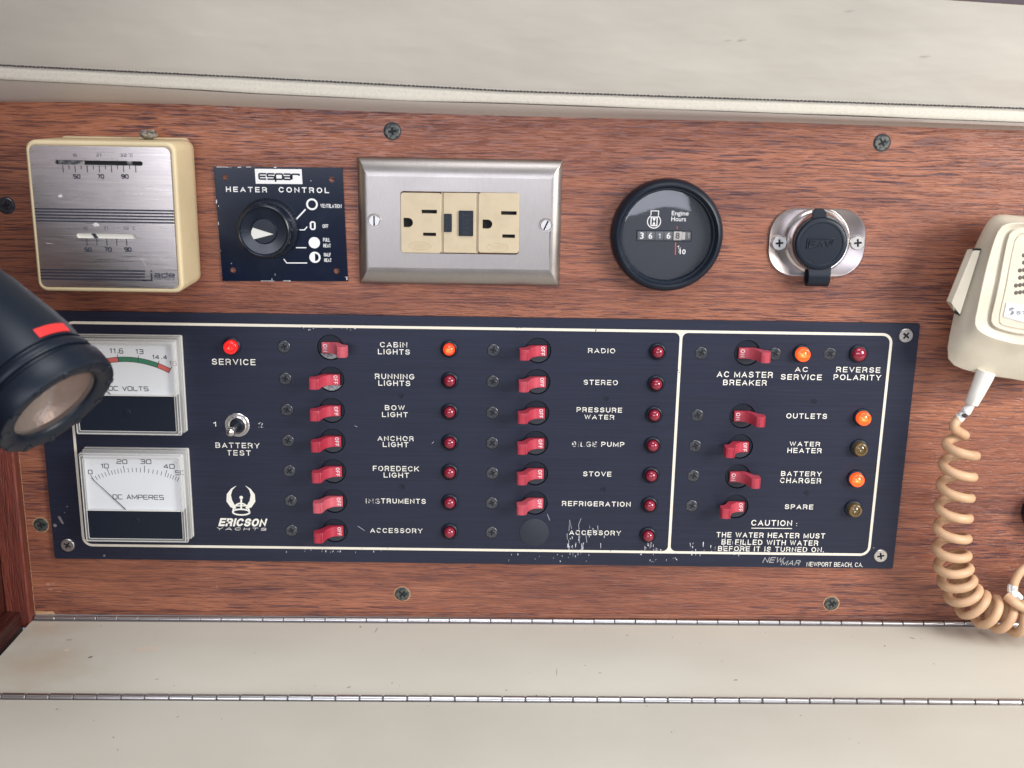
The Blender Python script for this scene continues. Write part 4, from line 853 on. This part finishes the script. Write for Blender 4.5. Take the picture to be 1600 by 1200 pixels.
# --- words
PHH = PT_+.06
for s, bx, m_ in (('SERVICE', (331, 399.1, 560.1, 570.9), 'white'), ('CABIN', (593.8, 636.2, 533.9, 543.4), 'white_worn'), ('LIGHTS', (590.6, 640.3, 545, 554.4), 'white'),
    ('RUNNING', (585.9, 647.3, 583.6, 593.1), 'white'), ('LIGHTS', (591.2, 640.9, 594, 603.5), 'white'), ('BOW', (601.4, 632.4, 632.6, 641.5), 'white'), ('LIGHT', (597, 637.1, 643.4, 652.3), 'white'),
    ('ANCHOR', (590, 646.6, 680.8, 689.6), 'white_worn'), ('LIGHT', (598.2, 638.1, 690.2, 699.1), 'white'), ('FOREDECK', (582.7, 654.5, 727.6, 736.8), 'white_worn'), ('LIGHT', (599.5, 639, 738, 746.9), 'white'),
    ('INS', (571.6, 594, 778.6, 787.4), 'white_gone'), ('TRUMENTS', (595.6, 665, 778.6, 787.4), 'white'), ('ACCESSORY', (578.6, 660, 824.8, 833.3), 'white_worn'),
    ('BATTERY', (336.7, 405.4, 691.2, 700.7), 'white_worn'), ('TEST', (354.4, 391.8, 702.9, 712.4), 'white_worn'), ('1', (333.5, 338, 658, 667), 'white_worn'), ('2', (404, 411, 659.5, 668.4), 'white_gone'),
    ('RADIO', (918.8, 961.2, 543.7, 552.3), 'white_worn'), ('STEREO', (911.8, 965.3, 593.1, 602), 'white_worn'), ('PRESSURE', (901, 972, 636.2, 644.8), 'white'), ('WATER', (913.1, 960, 647.6, 655.8), 'white_worn'),
    ('BILGE', (894, 932.5, 689.4, 698.6), 'white_gone'), ('PUMP', (939.5, 975.5, 690, 698.6), 'white'), ('STOVE', (911.2, 955.2, 736.3, 744.9), 'white'), ('REFRIGERATION', (878.2, 985.3, 782.9, 791.7), 'white'), ('ACCESSORY', (889.6, 970.1, 828.2, 836.7), 'white_worn'),
    ('AC MASTER', (1120.3, 1207.8, 579.9, 590.5), 'white'), ('BREAKER', (1129.9, 1198.2, 592.9, 602.8), 'white'), ('AC', (1242.3, 1262.8, 572.7, 581.6), 'white'), ('SERVICE', (1220.1, 1284, 584.3, 594.2), 'white'),
    ('REVERSE', (1306.6, 1375.6, 573, 582.6), 'white'), ('POLARITY', (1302.5, 1376.6, 584.7, 594.6), 'white'), ('OUTLETS', (1228.7, 1292.2, 645.5, 654.7), 'white'), ('WATER', (1233.8, 1281.6, 689.6, 697.8), 'white'),
    ('HEATER', (1230.4, 1284, 699.5, 708.4), 'white'), ('BATTERY', (1220.5, 1283.7, 736, 744.6), 'white'), ('CHARGER', (1219, 1283.3, 746.3, 755.6), 'white_worn'), ('SPARE', (1226.3, 1270.7, 787.7, 796.2), 'white'),
    ('CAUTION', (1174, 1237.5, 812, 822.2), 'white'), (':', (1244.3, 1247.3, 815, 822.2), 'white'), ('THE WATER HEATER MUST', (1119.6, 1289.1, 831.8, 841), 'white'), ('BE FILLED WITH WATER', (1127.5, 1278.6, 843, 852.3), 'white'),
    ('BEFORE IT IS TURNED ON.', (1122, 1287.4, 853.6, 862.5), 'white_worn')):
    text(s, bx, pn, m_, PHH, .03, 1.14)
text('NEW', (1191.4, 1226, 870, 880), pn, 'dull_white', PHH, .02, 1.0, .35); text('MAR', (1220, 1252, 874.5, 884), pn, 'dull_white', PHH, .02, 1.0, .35)
text('NEWPORT BEACH, CA.', (1260.4, 1348.3, 878, 886), pn, 'white', PHH, .005, 1.08)
text('ERICSON', (341, 418, 809, 823.5), pn, 'white', PHH, .075, .98, .3); text('YACHTS', (338, 418, 824, 829), pn, 'white', PHH, .03, 1.1, .3)
k = MB(); k.strip([B(1174, 825.2, PT_), B(1237.5, 825.8, PT_)], .45, PHH); obj('underline', k, M['white'], pn)
# emblem: horned helmet
def ez(x, y): return B(300+x/3.159, 500+y/3.159, PT_)
k = MB()
hornL = [((218, 818), 1), ((196, 836), 9), ((182, 862), 20), ((184, 892), 28), ((200, 917), 24), ((216, 930), 8)]
hornR = [((264, 818), 1), ((286, 836), 9), ((300, 862), 20), ((299, 892), 28), ((284, 917), 24), ((266, 930), 8)]
for hn, m__ in ((hornL, 0), (hornR, 0)):
    k.strip([ez(*p) for p, w_ in hn], [w_/3.159/2.63 for p, w_ in hn], PHH)
mm5 = 1/(3.159*2.63)
c = ez(243, 948); k.strip([(c[0]+40*mm5*math.cos(t), c[1]+46*mm5*math.sin(t)) for t in [PI*i/16 for i in range(17)]], 8*mm5, PHH+.004)
k.strip([(c[0]+42*mm5*math.cos(t), c[1]+15*mm5*math.sin(t)) for t in [2*PI*i/24 for i in range(25)]], 8*mm5, PHH+.008)
k.strip([ez(243, 885), ez(243, 938)], 9*mm5, PHH+.012); k.strip([ez(212, 917), ez(274, 917)], 6*mm5, PHH+.016); k.poly(circ(ez(243, 876), 9*mm5, 16), PHH+.02)
obj('helmet_emblem', k, M['white'], pn)
# scratches down to bare metal
def scr(pts, wd, k): k.strip([B(*p, PT_) for p in pts], wd, PT_+.07)
k = MB()
for x0, x1, y0, y1, n_ in ((884, 912, 838, 866, 26), (992, 1035, 848, 866, 16), (1072, 1118, 848, 866, 14), (895, 945, 810, 860, 6), (780, 1060, 866, 878, 22), (440, 620, 858, 864, 16), (1130, 1180, 838, 868, 8), (470, 560, 511, 516, 12)):
    for _ in range(n_):
        x, y = random.uniform(x0, x1), random.uniform(y0, y1); L_ = random.uniform(2, 10) if y1-y0 > 12 else random.uniform(.6, 3)
        scr([(x, y-L_/2), (x+random.uniform(-.8, .8), y+L_/2)], [random.uniform(.1, .5)*random.choice((1, 1, 1.6)), random.uniform(.05, .3)], k)
for pts in (((893, 826), (890, 812), (889, 830)), ((906, 840), (904, 820), (908, 810)), ((917, 848), (915, 832)), ((855, 803), (859, 813)), ((675, 693), (678, 690)), ((559, 822), (570, 829)), ((554, 665), (558, 667)), ((1150, 850), (1165, 856))): scr(pts, .18, k)
obj('scratch', k, mat('bare_scratch', (.62, .62, .66), .5), pn, kind='stuff')
k = MB()
for P in (((90, 807), (94, 806.5), (100, 818), (98, 819), (95, 816)),): k.poly([B(*p, PT_) for p in P][::-1], PT_+.05)
for x, y, w_ in ((105, 791.5, 1.0), (101, 801, .7), (86, 821, 2.2), (163, 868, 1.5), (1365, 856, 1.0)): k.poly(circ(B(x, y, PT_), w_/2, 8), PT_+.05)
obj('paint_wear', k, mat('rubbed_grey', (.18, .16, .17), .6), pn, kind='stuff')
# --- battery test toggle
tc_ = B(370.3, 664.6, PT_+1)
k = MB(); k.lathe([(7.2, 0), (7.2, .5), (6.8, .8), (5.6, .8), (5.5, 1.6), (5.1, 1.9), (4.6, 1.7), (4.0, 1.2)], n=36, cap1=True); tg = obj('toggle_switch', k, M['chrome'], pn, (*tc_, PT_))
k = MB(); k.lathe([(4.2, 1.3), (3.2, 1.9), (2.2, 1.6)], n=24); obj('bushing', k, M['black'], tg, (*tc_, PT_))
tip = B(358.9, 677.0, 19); k = MB(); a_, b_ = Vector((*tc_, PT_+1)), Vector((*tip, 19)); d_ = b_-a_
k.tube([a_+d_*t for t in (0, .35, .6, .75, .86, .94, .985, 1.0)], [1.35, 1.5, 1.9, 2.35, 2.6, 2.4, 1.5, .2], 16); obj('bat', k, M['chrome'], tg, ang=60)

# --- meters
def meter(pt, pb, label, kind_):
    MH = 15.0
    l, r = B(127, 780, MH)[0]-.2, B(289.5, 780, MH)[0]; v1_ = B(205, pt, MH)[1]; v0_ = B(205, pb, MH)[1]
    yb = pt+87.5; vb = B(205, yb, MH-2)[1]
    base = MB(); base.slab(l-.3, r+.3, v0_-.3, v1_+.3, [(0, PT_), (0, PT_+1.2), (.3, PT_+1.5), (.35, PT_+4.5)], .8, 3)
    me = obj('panel_meter', base, M['acrylic_edge'], pn, label=label)
    k = MB(); t_ = 2.0
    O = lambda i: rrect(l+i, r-i, v0_+i, v1_-i, .8, 3)
    k.loops([[(x, y, w_) for x, y in O(i)] for i, w_ in ((.2, PT_+4.5), (0.2, MH-1.8), (1.1, MH-1.3), (1.2, MH-.2), (1.5, MH), (2.6, MH), (2.8, MH-.4), (2.9, MH-3.8))], False, False); obj('case', k, M['acrylic'], me, ang=25)
    for i, w_ in ((1.35, MH+.02), (2.7, MH-.2), (0.25, MH-1.7)):
        pass
    k = MB()
    for i, w_, rr_ in ((1.3, MH-.1, .22), (2.75, MH-.3, .16), (.35, MH-1.9, .22), (2.9, MH-3.6, .16)):
        P = O(i); k.tube([(x, y, w_) for x, y in P+[P[0]]], rr_, 6, cap=False)
    obj('case_edge', k, M['acrylic_edge'], me, ang=80)
    k = MB(); k.box(l+2.2, r-2.2, vb-.5, v1_-2.2, PT_+5, MH-2.6, .2); obj('dial', k, M['dial'], me)
    k = MB(); k.box(l+2.0, r-2.0, v0_+1.6, vb, PT_+5, MH-.7, .25); ms = obj('lower_mask', k, M['black'], me)
    k = MB(); k.box(l+2.0, r-2.0, vb+.05, vb+.55, MH-2.5, MH-.5, .1); obj('mask_edge', k, M['acrylic_edge'], me)
    k = MB(); k.poly([(l+2.7, vb+.4), (r-2.7, vb+.4), (r-2.7, v1_-2.6), (l+2.7, v1_-2.6)], MH-.6); obj('window', k, M['glass'], me)
    return me, MH-2.6+.06, MH
vm, vh, MH = meter(530.5, 681.5, 'direct current voltmeter with red and green bands', 'v')
am, ah, MH = meter(710, 849, 'direct current ammeter with a scale from 0 to 50', 'a')
def circ3(p, q, r):
    ax, ay = p; bx_, by = q; cx, cy = r; d = 2*(ax*(by-cy)+bx_*(cy-ay)+cx*(ay-by))
    ux = ((ax*ax+ay*ay)*(by-cy)+(bx_*bx_+by*by)*(cy-ay)+(cx*cx+cy*cy)*(ay-by))/d; uy = ((ax*ax+ay*ay)*(cx-bx_)+(bx_*bx_+by*by)*(ax-cx)+(cx*cx+cy*cy)*(bx_-ax))/d
    return (ux, uy), math.hypot(ax-ux, ay-uy)
P_ = [B(*p, vh) for p in ((183.8, 558), (215.9, 559.4), (266.9, 576.3))]; Co, Ro = circ3(*P_)
Ri = Ro-2.75
ang_ = lambda p: math.atan2(p[1]-Co[1], p[0]-Co[0])
a116, a13, a144, a15 = [ang_(B(*p, vh)) for p in ((184.5, 560), (216, 560), (247.5, 567.5), (266.9, 576.3))]
a0v = a116+(a116-a15)*1.05
def band(a, b, m_):
    k = MB(); n = 14; rm = (Ro+Ri)/2; k.strip([(Co[0]+rm*math.cos(a+(b-a)*i/n), Co[1]+rm*math.sin(a+(b-a)*i/n)) for i in range(n+1)], Ro-Ri, vh); obj('dial_band', k, M[m_], vm)
band(a116+.42, a116, 'red_band'); band(a116, a144, 'green_band'); band(a144, a15, 'red_band')
k = MB()
for rr_ in (Ro, Ri): k.strip([(Co[0]+rr_*math.cos(a15+(a116+.42-a15)*i/30), Co[1]+rr_*math.sin(a15+(a116+.42-a15)*i/30)) for i in range(31)], .28, vh+.02)
for a in (a116+.42, a116, a13, a144, a15): k.strip([(Co[0]+q*math.cos(a), Co[1]+q*math.sin(a)) for q in (Ri-.1, Ro+1.5)], .35, vh+.03)
obj('scale', k, M['ink'], vm)
sq('11.6', (170, 192.5, 544.4, 552.4), vm, 'ink', vh, .42, .9, .3); sq('13', (210, 224, 545.6, 553.2), vm, 'ink', vh, .42, .9, .3); sq('14.4', (236.3, 261.3, 554.6, 561.6), vm, 'ink', vh, .42, .9, .3); sq('15', (263, 276, 564, 571.3), vm, 'grey_ink', vh, .3, .9, .3)
sq('10', (140, 152, 552, 559), vm, 'ink', vh, .42, .9, .3)
sq('DC VOLTS', (169, 232, 603.5, 610.8), vm, 'ink', vh, .42, 1.1, .35)
sq('DC AMPERES', (176, 256, 773, 780.6), am, 'ink', ah, .42, 1.0, .3)
for s, bx in (('0', (137.5, 144.5, 734, 741)), ('10', (156, 170, 724.4, 731.8)), ('20', (182, 198.8, 717.8, 725)), ('30', (218.8, 236.4, 717.8, 725)), ('40', (255, 272.8, 725, 732.4)), ('50', (273.5, 288, 735, 742.4))): sq(s, bx, am, 'ink', ah, .42, .9, .3)
P_ = [B(*p, ah) for p in ((171.2, 742.4), (194.8, 738), (258, 744.5))]; Ca, Ra = circ3(*P_)
aa = [math.atan2(B(*p, ah)[1]-Ca[1], B(*p, ah)[0]-Ca[0]) for p in ((147, 751), (171.2, 742.4), (194.8, 738), (225.6, 738.4), (258, 744), (277, 752))]
k = MB()
for i in range(5):
    n = 5
    for j in range(n+(1 if i == 4 else 0)):
        a = aa[i]+(aa[i+1]-aa[i])*j/n; top = Ra+(4.1 if j in (0, 5) else 2.5); k.strip([(Ca[0]+q*math.cos(a), Ca[1]+q*math.sin(a)) for q in (Ra-.2, top)], .33 if j in (0, 5) else .30, ah)
obj('scale', k, M['ink'], am)
for me, p0, p1, h_, sc0 in ((vm, (186, 628.5), (136, 582), vh, (198.8, 644.4)), (am, (197, 796.5), (142.5, 746.5), ah, (213, 814))):
    k = MB(); a, b = B(*p0, h_+.5), B(*p1, h_+.5); k.tube([(*a, h_+.5), (*b, h_+.5)], [.22, .12], 6); obj('needle', k, M['ink'], me)
    obj('screw', screw_mesh('screw', 2.0, 'black', 's', -.9, .25), None, me, (*B(*sc0, MH-.7), MH-.65))

# ================================================================== microphone and coiled cord
mc = B(1590, 450, 30)
mi = thing('radio_microphone', 'beige hand held radio microphone with side talk button hanging at the right edge', 'microphone', (*mc, 0))
def mirror(pts):    # complete the outline beyond the picture's edge about the microphone's own axis
    a, b = Vector((1618, 340)), Vector((1579, 590)); t = (b-a).normalized(); n_ = Vector((-t.y, t.x)); out = []
    for p in pts:
        d = (Vector(p)-a).dot(n_); out.append(tuple(Vector(p)-n_*2*d))
    return out
def mloop(pts, h, n=72, c0=(1592, 450), grow=0):
    full = pts+mirror(pts)[::-1]
    for _ in range(2):
        o = []
        for i in range(len(full)):
            a, b = Vector(full[i]), Vector(full[(i+1) % len(full)]); o += [tuple(a*.75+b*.25), tuple(a*.25+b*.75)]
        full = o
    res = []
    for i in range(n):
        t = 2*PI*i/n; d = Vector((math.cos(t), math.sin(t))); best = None
        for j in range(len(full)):
            a, b = Vector(full[j])-Vector(c0), Vector(full[(j+1) % len(full)])-Vector(c0); e = b-a; den = d.x*e.y-d.y*e.x
            if abs(den) < 1e-9: continue
            s = (a.x*e.y-a.y*e.x)/den; q = (a.x*d.y-a.y*d.x)/den
            if s > 0 and -1e-6 <= q <= 1+1e-6: best = max(best or 0, s)
        s = best+grow; u, v = B(c0[0]+d.x*s, c0[1]+d.y*s, h); res.append((u, v, h))
    return res
SIL = [(1600, 338), (1575, 335.5), (1560, 335), (1549, 339), (1541, 349), (1533, 364), (1520, 392), (1507, 430), (1495, 470), (1485, 515), (1479, 548), (1481, 563), (1492, 573), (1510, 579), (1547, 588), (1580, 592)]
RD1 = [(1598, 347.5), (1577, 348.5), (1566, 352), (1559, 361), (1553, 376), (1545, 402), (1538, 430), (1531, 462), (1525, 490), (1522, 504), (1525, 514), (1534, 522), (1552, 530), (1583, 538)]
PL1 = [(1600, 356.5), (1588, 357.5), (1579, 361), (1575, 369), (1570, 390), (1564, 420), (1557, 455), (1550, 488), (1546.5, 501), (1550, 509), (1560, 515), (1584, 521.5)]
PL2 = [(1600, 365), (1592, 366), (1588, 369), (1585, 376), (1580, 400), (1574, 430), (1567, 465), (1560, 498), (1560, 505), (1566, 510), (1584, 514)]
k = MB(); k.loops([mloop(SIL, 16, grow=-5), mloop(SIL, 18, grow=-1), mloop(SIL, 22), mloop(SIL, 26, grow=-.8)]+[
    [tuple(Vector(a)*(1-t)+Vector(b)*t) for a, b in zip(mloop(SIL, 27, grow=-1.5), mloop(RD1, 39))] for t in (.25, .6, .9)]+[mloop(RD1, 39.6), mloop(RD1, 39.8, grow=-1.2), mloop(PL1, 37.8, grow=1.5), mloop(PL1, 38.0), mloop(PL1, 39.8, grow=-.6), mloop(PL1, 40.2, grow=-2.2), mloop(PL2, 40.0, grow=1), mloop(PL2, 39.2, grow=-.2), mloop(PL2, 39.2, grow=-1.5), mloop(PL2, 39.8, grow=-2.0)], True, True)
obj('shell', k, M['mic'], mi, ang=38)
k = MB()
for i in range(9):
    for j in range(7):
        x = 1600.5+j*6.2-i*3.1+(j*.6); y = 410.5+i*11.6+(5.5 if j % 2 else 0)
        x = 1600+j*6.4-i*3.1; y = 399+i*11.8-j*.8
        if i % 2: x += 3.3; y -= .5
        if not (1586 <= x <= 1660 and 395 < y < 465): continue
        c = B(x, y, 39.9); k.lathe([(1.15, 39.84), (.95, 39.95), (.2, 39.92)], c, 12)
obj('grille_hole', k, mat('grille_shadowed', (.10, .085, .07), .7), mi, kind='stuff')
lab = [(1572.5, 473), (1640, 484), (1634, 513), (1568, 495)]
k = MB(); P = [B(*p, 40.2) for p in lab][::-1]; k.loops([[(*p, 39.7) for p in P], [(*p, 40.25) for p in P]]); lb = obj('name_plate', k, mat('silver_name_plate', (.66, .67, .70), .35, .2), mi)
def lz(x, y): return B(1440+x/4, 320+y/4, 40.3)
k = MB()
for d in (0, 7.5, 15):
    r1_, r2_ = 20-d*.9, 20-d*.9
    c1_, c2_ = (564, 656), (560, 674)
    a = [lz(c1_[0]+(r1_-4)*math.cos(t), c1_[1]+(r1_-5)*.8*math.sin(t)) for t in [math.radians(-20-i*25) for i in range(9)]]
    b = [lz(c2_[0]+(r2_-4)*math.cos(t), c2_[1]+(r2_-5)*.8*math.sin(t)) for t in [math.radians(-80+i*25) for i in range(9)]]
    k.strip(a, .28, 40.32); k.strip(b, .28, 40.33)
obj('logo_mark', k, M['ink'], lb)
text('ST', (1588, 1604, 485.5, 492), lb, 'ink', 40.33, .03, 1.0)
bt_ = [(285, 280), (365, 284), (240, 690), (155, 602)]
def qz(x, y, h): return (*B(1440+x/4, 320+y/4, h), h)
k = MB(); k.loops([[qz(300, 276, 18), qz(365, 280, 18), qz(243, 690, 18), qz(215, 680, 18)], [qz(282, 282, 27), qz(330, 276, 29), qz(205, 672, 29), qz(153, 602, 27)], [qz(286, 284, 30), qz(325, 284, 32.5), qz(185, 612, 32.5), qz(158, 600, 30)], [qz(322, 288, 33), qz(366, 286, 35), qz(240, 686, 35), qz(186, 614, 33)]])
obj('talk_button', k, M['mic'], mi, ang=25)
k = MB(); k.loops([[qz(318, 270, 28), qz(372, 274, 28), qz(368, 288, 28), qz(320, 286, 28)], [qz(318, 270, 33), qz(372, 274, 33), qz(368, 288, 33), qz(320, 286, 33)]])
k.loops([[qz(205, 660, 24), qz(244, 676, 24), qz(240, 694, 24), qz(200, 676, 24)], [qz(205, 660, 31), qz(244, 676, 31), qz(240, 694, 31), qz(200, 676, 31)]]); obj('button_gap', k, M['void'], mi)
# strain relief and cord
def c3(px, py, h): return Vector((*B(px, py, h), h))
k = MB(); k.tube([c3(1541, 580, 28), c3(1537, 590, 28), c3(1527, 612, 28), c3(1518, 630, 27), c3(1517.5, 631.5, 27)], [5.2, 5.0, 4.3, 3.75, 3.3], 20); obj('strain_relief', k, M['tail'], mi, ang=50)
k = MB(); L_ = [c3(1518, 629, 27), c3(1515, 636, 27), c3(1510, 642, 27), c3(1505, 647, 27), c3(1500, 652, 27), c3(1495.5, 657, 27)]; k.tube(L_, [2.4, 2.3, 2.9, 2.2, 2.9, 2.5], 12); obj('torn_sleeve', k, M['tape'], mi, ang=30)
k = MB(); k.tube([c3(1503, 648.5, 30), c3(1508, 649.5, 30.3), c3(1512, 649, 30)], [.5, 1.4, .4], 8); obj('sleeve_tear', k, M['thread'], mi)
HC = 25.0
axis = [c3(1503, 680, HC), c3(1499, 715, HC), c3(1495, 750, HC), c3(1491, 785, HC), c3(1488.5, 820, HC), c3(1487, 850, HC), c3(1488, 875, HC), c3(1493, 899, HC), c3(1501, 920, HC), c3(1514, 938, HC), c3(1535, 952, HC+1), c3(1560, 960, HC+1), c3(1588, 966, HC+1), c3(1614, 962, HC+2), c3(1640, 948, HC+2), c3(1662, 925, HC+1), c3(1680, 900, HC)]
def spline(P, n):
    out = []
    for i in range(len(P)-1):
        p0, p1, p2, p3 = P[max(i-1, 0)], P[i], P[i+1], P[min(i+2, len(P)-1)]
        for j in range(n):
            t = j/n; out.append(.5*((2*p1)+(-p0+p2)*t+(2*p0-5*p1+4*p2-p3)*t*t+(-p0+3*p1-3*p2+p3)*t**3))
    return out+[P[-1]]
A = spline(axis, 60); path = []; ph = math.radians(200); RC = 8.6; dist = 0; prev = A[0]
up = Vector((0, 0, 1))
for i, p in enumerate(A):
    t = (A[min(i+1, len(A)-1)]-A[max(i-1, 0)]).normalized(); dist += (p-prev).length; step = (p-prev).length; prev = p
    pitch = 12.8 if dist < 62 else max(9.2, 12.8-(dist-62)*.18) if dist < 110 else 9.6
    ph += 2*PI*step/pitch
    n1 = (Vector((0, 0, 1))-t*t.z).normalized(); n2 = t.cross(n1)       # n1 points to the viewer
    rc = RC*min(1, .35+dist/9)
    path.append(p+n1*rc*math.sin(ph)*.92+n2*rc*math.cos(ph)*1.0)
lead = spline([L_[-2], L_[-1], c3(1491, 668, 28), path[6]], 6)
path = lead+path[8:]
kk_ = MB(); kk_.tube(path, 2.75, 12); cord = obj('coiled_cord', kk_, M['cord'], mi, ang=80)
k = MB(); k.tube(spline([c3(1640, 900, 24), c3(1612, 884, 26), c3(1596, 892, 28), c3(1586, 908, 29), c3(1583, 924, 30)], 6), 2.5, 12); obj('cord_end', k, M['cord'], mi, ang=80)
k = MB(); k.tube(spline([c3(1582.5, 914, 29.5), c3(1581.5, 922, 30), c3(1585, 929, 30), c3(1596, 934, 29)], 4), [2.6, 2.8, 2.9, 2.7, 2.9, 2.6, 2.8, 3.0, 2.6, 2.8, 2.3, 1.8, 1.4], 10); obj('torn_sleeve', k, M['tape'], mi, ang=30)
k = MB(); k.tube(spline([c3(1573, 931, 30), c3(1586, 942, 34), c3(1604, 952, 34), c3(1625, 956, 30)], 5), 2.7, 12); obj('cord_end', k, M['cord'], mi, ang=80)

# black fitting cut off by the right edge
fc = B(1638, 803, 6)
k = MB(); k.lathe([(13.6, 0), (13.8, 6), (13.2, 9), (11, 10), (4, 9)], n=40); o = obj('round_fitting', k, M['black_gloss'], None, (*fc, 0), label='small round black knob low at the right edge, mostly out of view', category='knob')

# ================================================================== flashlight
LH = 150.0
lc = Vector((*B(89, 634, LH), LH))               # lens centre, u v w
# camera axes in board (u, v, w) coordinates
cv = lambda q: Vector((q.x, q.z, -q.y))
Rr, Dd, Ff = cv(RIGHT), cv(DOWN), cv(FWD)
tocam = (Vector((CAM.x, CAM.z, -CAM.y))-lc).normalized()
tilt = math.radians(22); pd_ = Vector((*B(92+65, 636+76, LH), LH))-lc; pd_ = (pd_-tocam*pd_.dot(tocam)).normalized()
ax = pd_*math.cos(tilt)+tocam*math.sin(tilt); Ff = -tocam
e1 = ax.cross(Ff).normalized(); e2 = ax.cross(e1)
fl_ = thing('flashlight', 'black flashlight with a red stripe hanging in from the left edge, lens pointing down', 'flashlight', tuple(lc-ax*60))
depth = (Vector((CAM.x, CAM.z, -CAM.y))-lc).length; pm = FPX/depth
R1 = 95/pm
def fm(m_builder): return m_builder.xf(lambda p: lc+e1*p.x+e2*p.y+ax*p.z)
s_ = R1/28.0
k = MB(); k.lathe([(p[0]*s_, p[1]*s_) for p in ((13, -125), (13.5, -86), (17.5, -72), (21.5, -58), (25, -36), (26.3, -26), (26.3, -17.5))], n=56, cap0=True, cap1=False); obj('body', fm(k), M['black'], fl_, ang=50)
k = MB(); k.lathe([(p[0]*s_, p[1]*s_) for p in ((26.2, -17.6), (25.2, -17.2), (25.2, -15.8), (26.8, -15.4), (27.2, -14.6), (27.2, -12.2), (26.6, -11.6), (25.8, -11.4), (25.8, -10.2), (27.0, -9.8), (28.2, -8.8), (28.4, -6.5), (28.3, -1), (27.5, 1.0), (25.9, 1.6), (23.2, 1.3), (20.6, .4), (19.6, -.8), (19.4, -4))], n=72, cap1=False)
bz = obj('bezel', fm(k), M['rubber'], fl_, ang=45)
for i in range(12):
    a = 2*PI*i/12+.1; k = MB(); k.box(-1.5*s_, 1.5*s_, 23.4*s_, 27.4*s_, .4*s_, 1.9*s_, .4*s_)
    ca, sa = math.cos(a), math.sin(a); k.xf(lambda p: Vector((p.x*ca-p.y*sa, p.x*sa+p.y*ca, p.z))); obj('grip_lug', fm(k), M['rubber'], bz)
k = MB(); k.lathe([(p[0]*s_, p[1]*s_) for p in ((19.5, -3.6), (18.4, -5.6), (16.5, -8.6), (13, -11.2), (9, -13.4), (5, -14.8), (2.6, -15.4))], n=56); obj('reflector', fm(k), M['lens_in'], fl_, ang=80)
k = MB(); k.lathe([(p[0]*s_, p[1]*s_) for p in ((2.2, -15.4), (2.3, -12.5), (1.8, -11), (.7, -10.2))], n=16); obj('bulb', fm(k), M['lens_in'], fl_, ang=80)
k = MB(); k.lathe([(p[0]*s_, p[1]*s_) for p in ((19.8, -1.6), (.1, -1.3))], n=56); obj('lens', fm(k), clear('dusty_lens', body=.34, bcol=(.30, .23, .20)), fl_, ang=80)
# the stripe wraps part of the body towards the viewer
k = MB(); L = []
best = math.atan2((-Ff).dot(e2), (-Ff).dot(e1))
for j in range(15):
    a = best+math.radians(-10+j*56/14)*FLIP if False else best+math.radians(-64+j*36/14)
    L.append([((r)*s_*math.cos(a), r*s_*math.sin(a), w_*s_) for r, w_ in ((25.4, -23.2), (26.6, -23.1), (26.6, -18.6), (25.4, -18.5))])
k.loops(L); obj('red_stripe', fm(k), M['red_stripe'], fl_, ang=50)

flush_items = TXT
# quarter-turned words first get turned, then all printed words are made
_old = TXT; rotd = [t for t in TXT if '_rot' in t[10]]; TXT = [t for t in TXT if '_rot' not in t[10]]
flush_text()
for s, bx, parent, m_, h_, bold, track, shear, name, flip, kw in rotd:
    cu = bpy.data.curves.new('t', 'FONT'); cu.body = s; cu.size = 1; cu.resolution_u = 3
    o = bpy.data.objects.new('t', cu); col.objects.link(o); dg = bpy.context.evaluated_depsgraph_get(); dg.update()
    src = bpy.data.meshes.new_from_object(o.evaluated_get(dg)); vs = [v.co for v in src.vertices]
    x0, x1 = min(v.x for v in vs), max(v.x for v in vs); y0, y1 = min(v.y for v in vs), max(v.y for v in vs); u0, u1, v0, v1 = bx; k = MB()
    k.add([(u1-(v.y-y0)/(y1-y0)*(u1-u0), v0+(v.x-x0)/(x1-x0)*(v1-v0), h_) for v in vs], [list(p.vertices) if p.normal.z > 0 else list(p.vertices)[::-1] for p in src.polygons])
    obj(name, k, M[m_], parent); bpy.data.objects.remove(o)
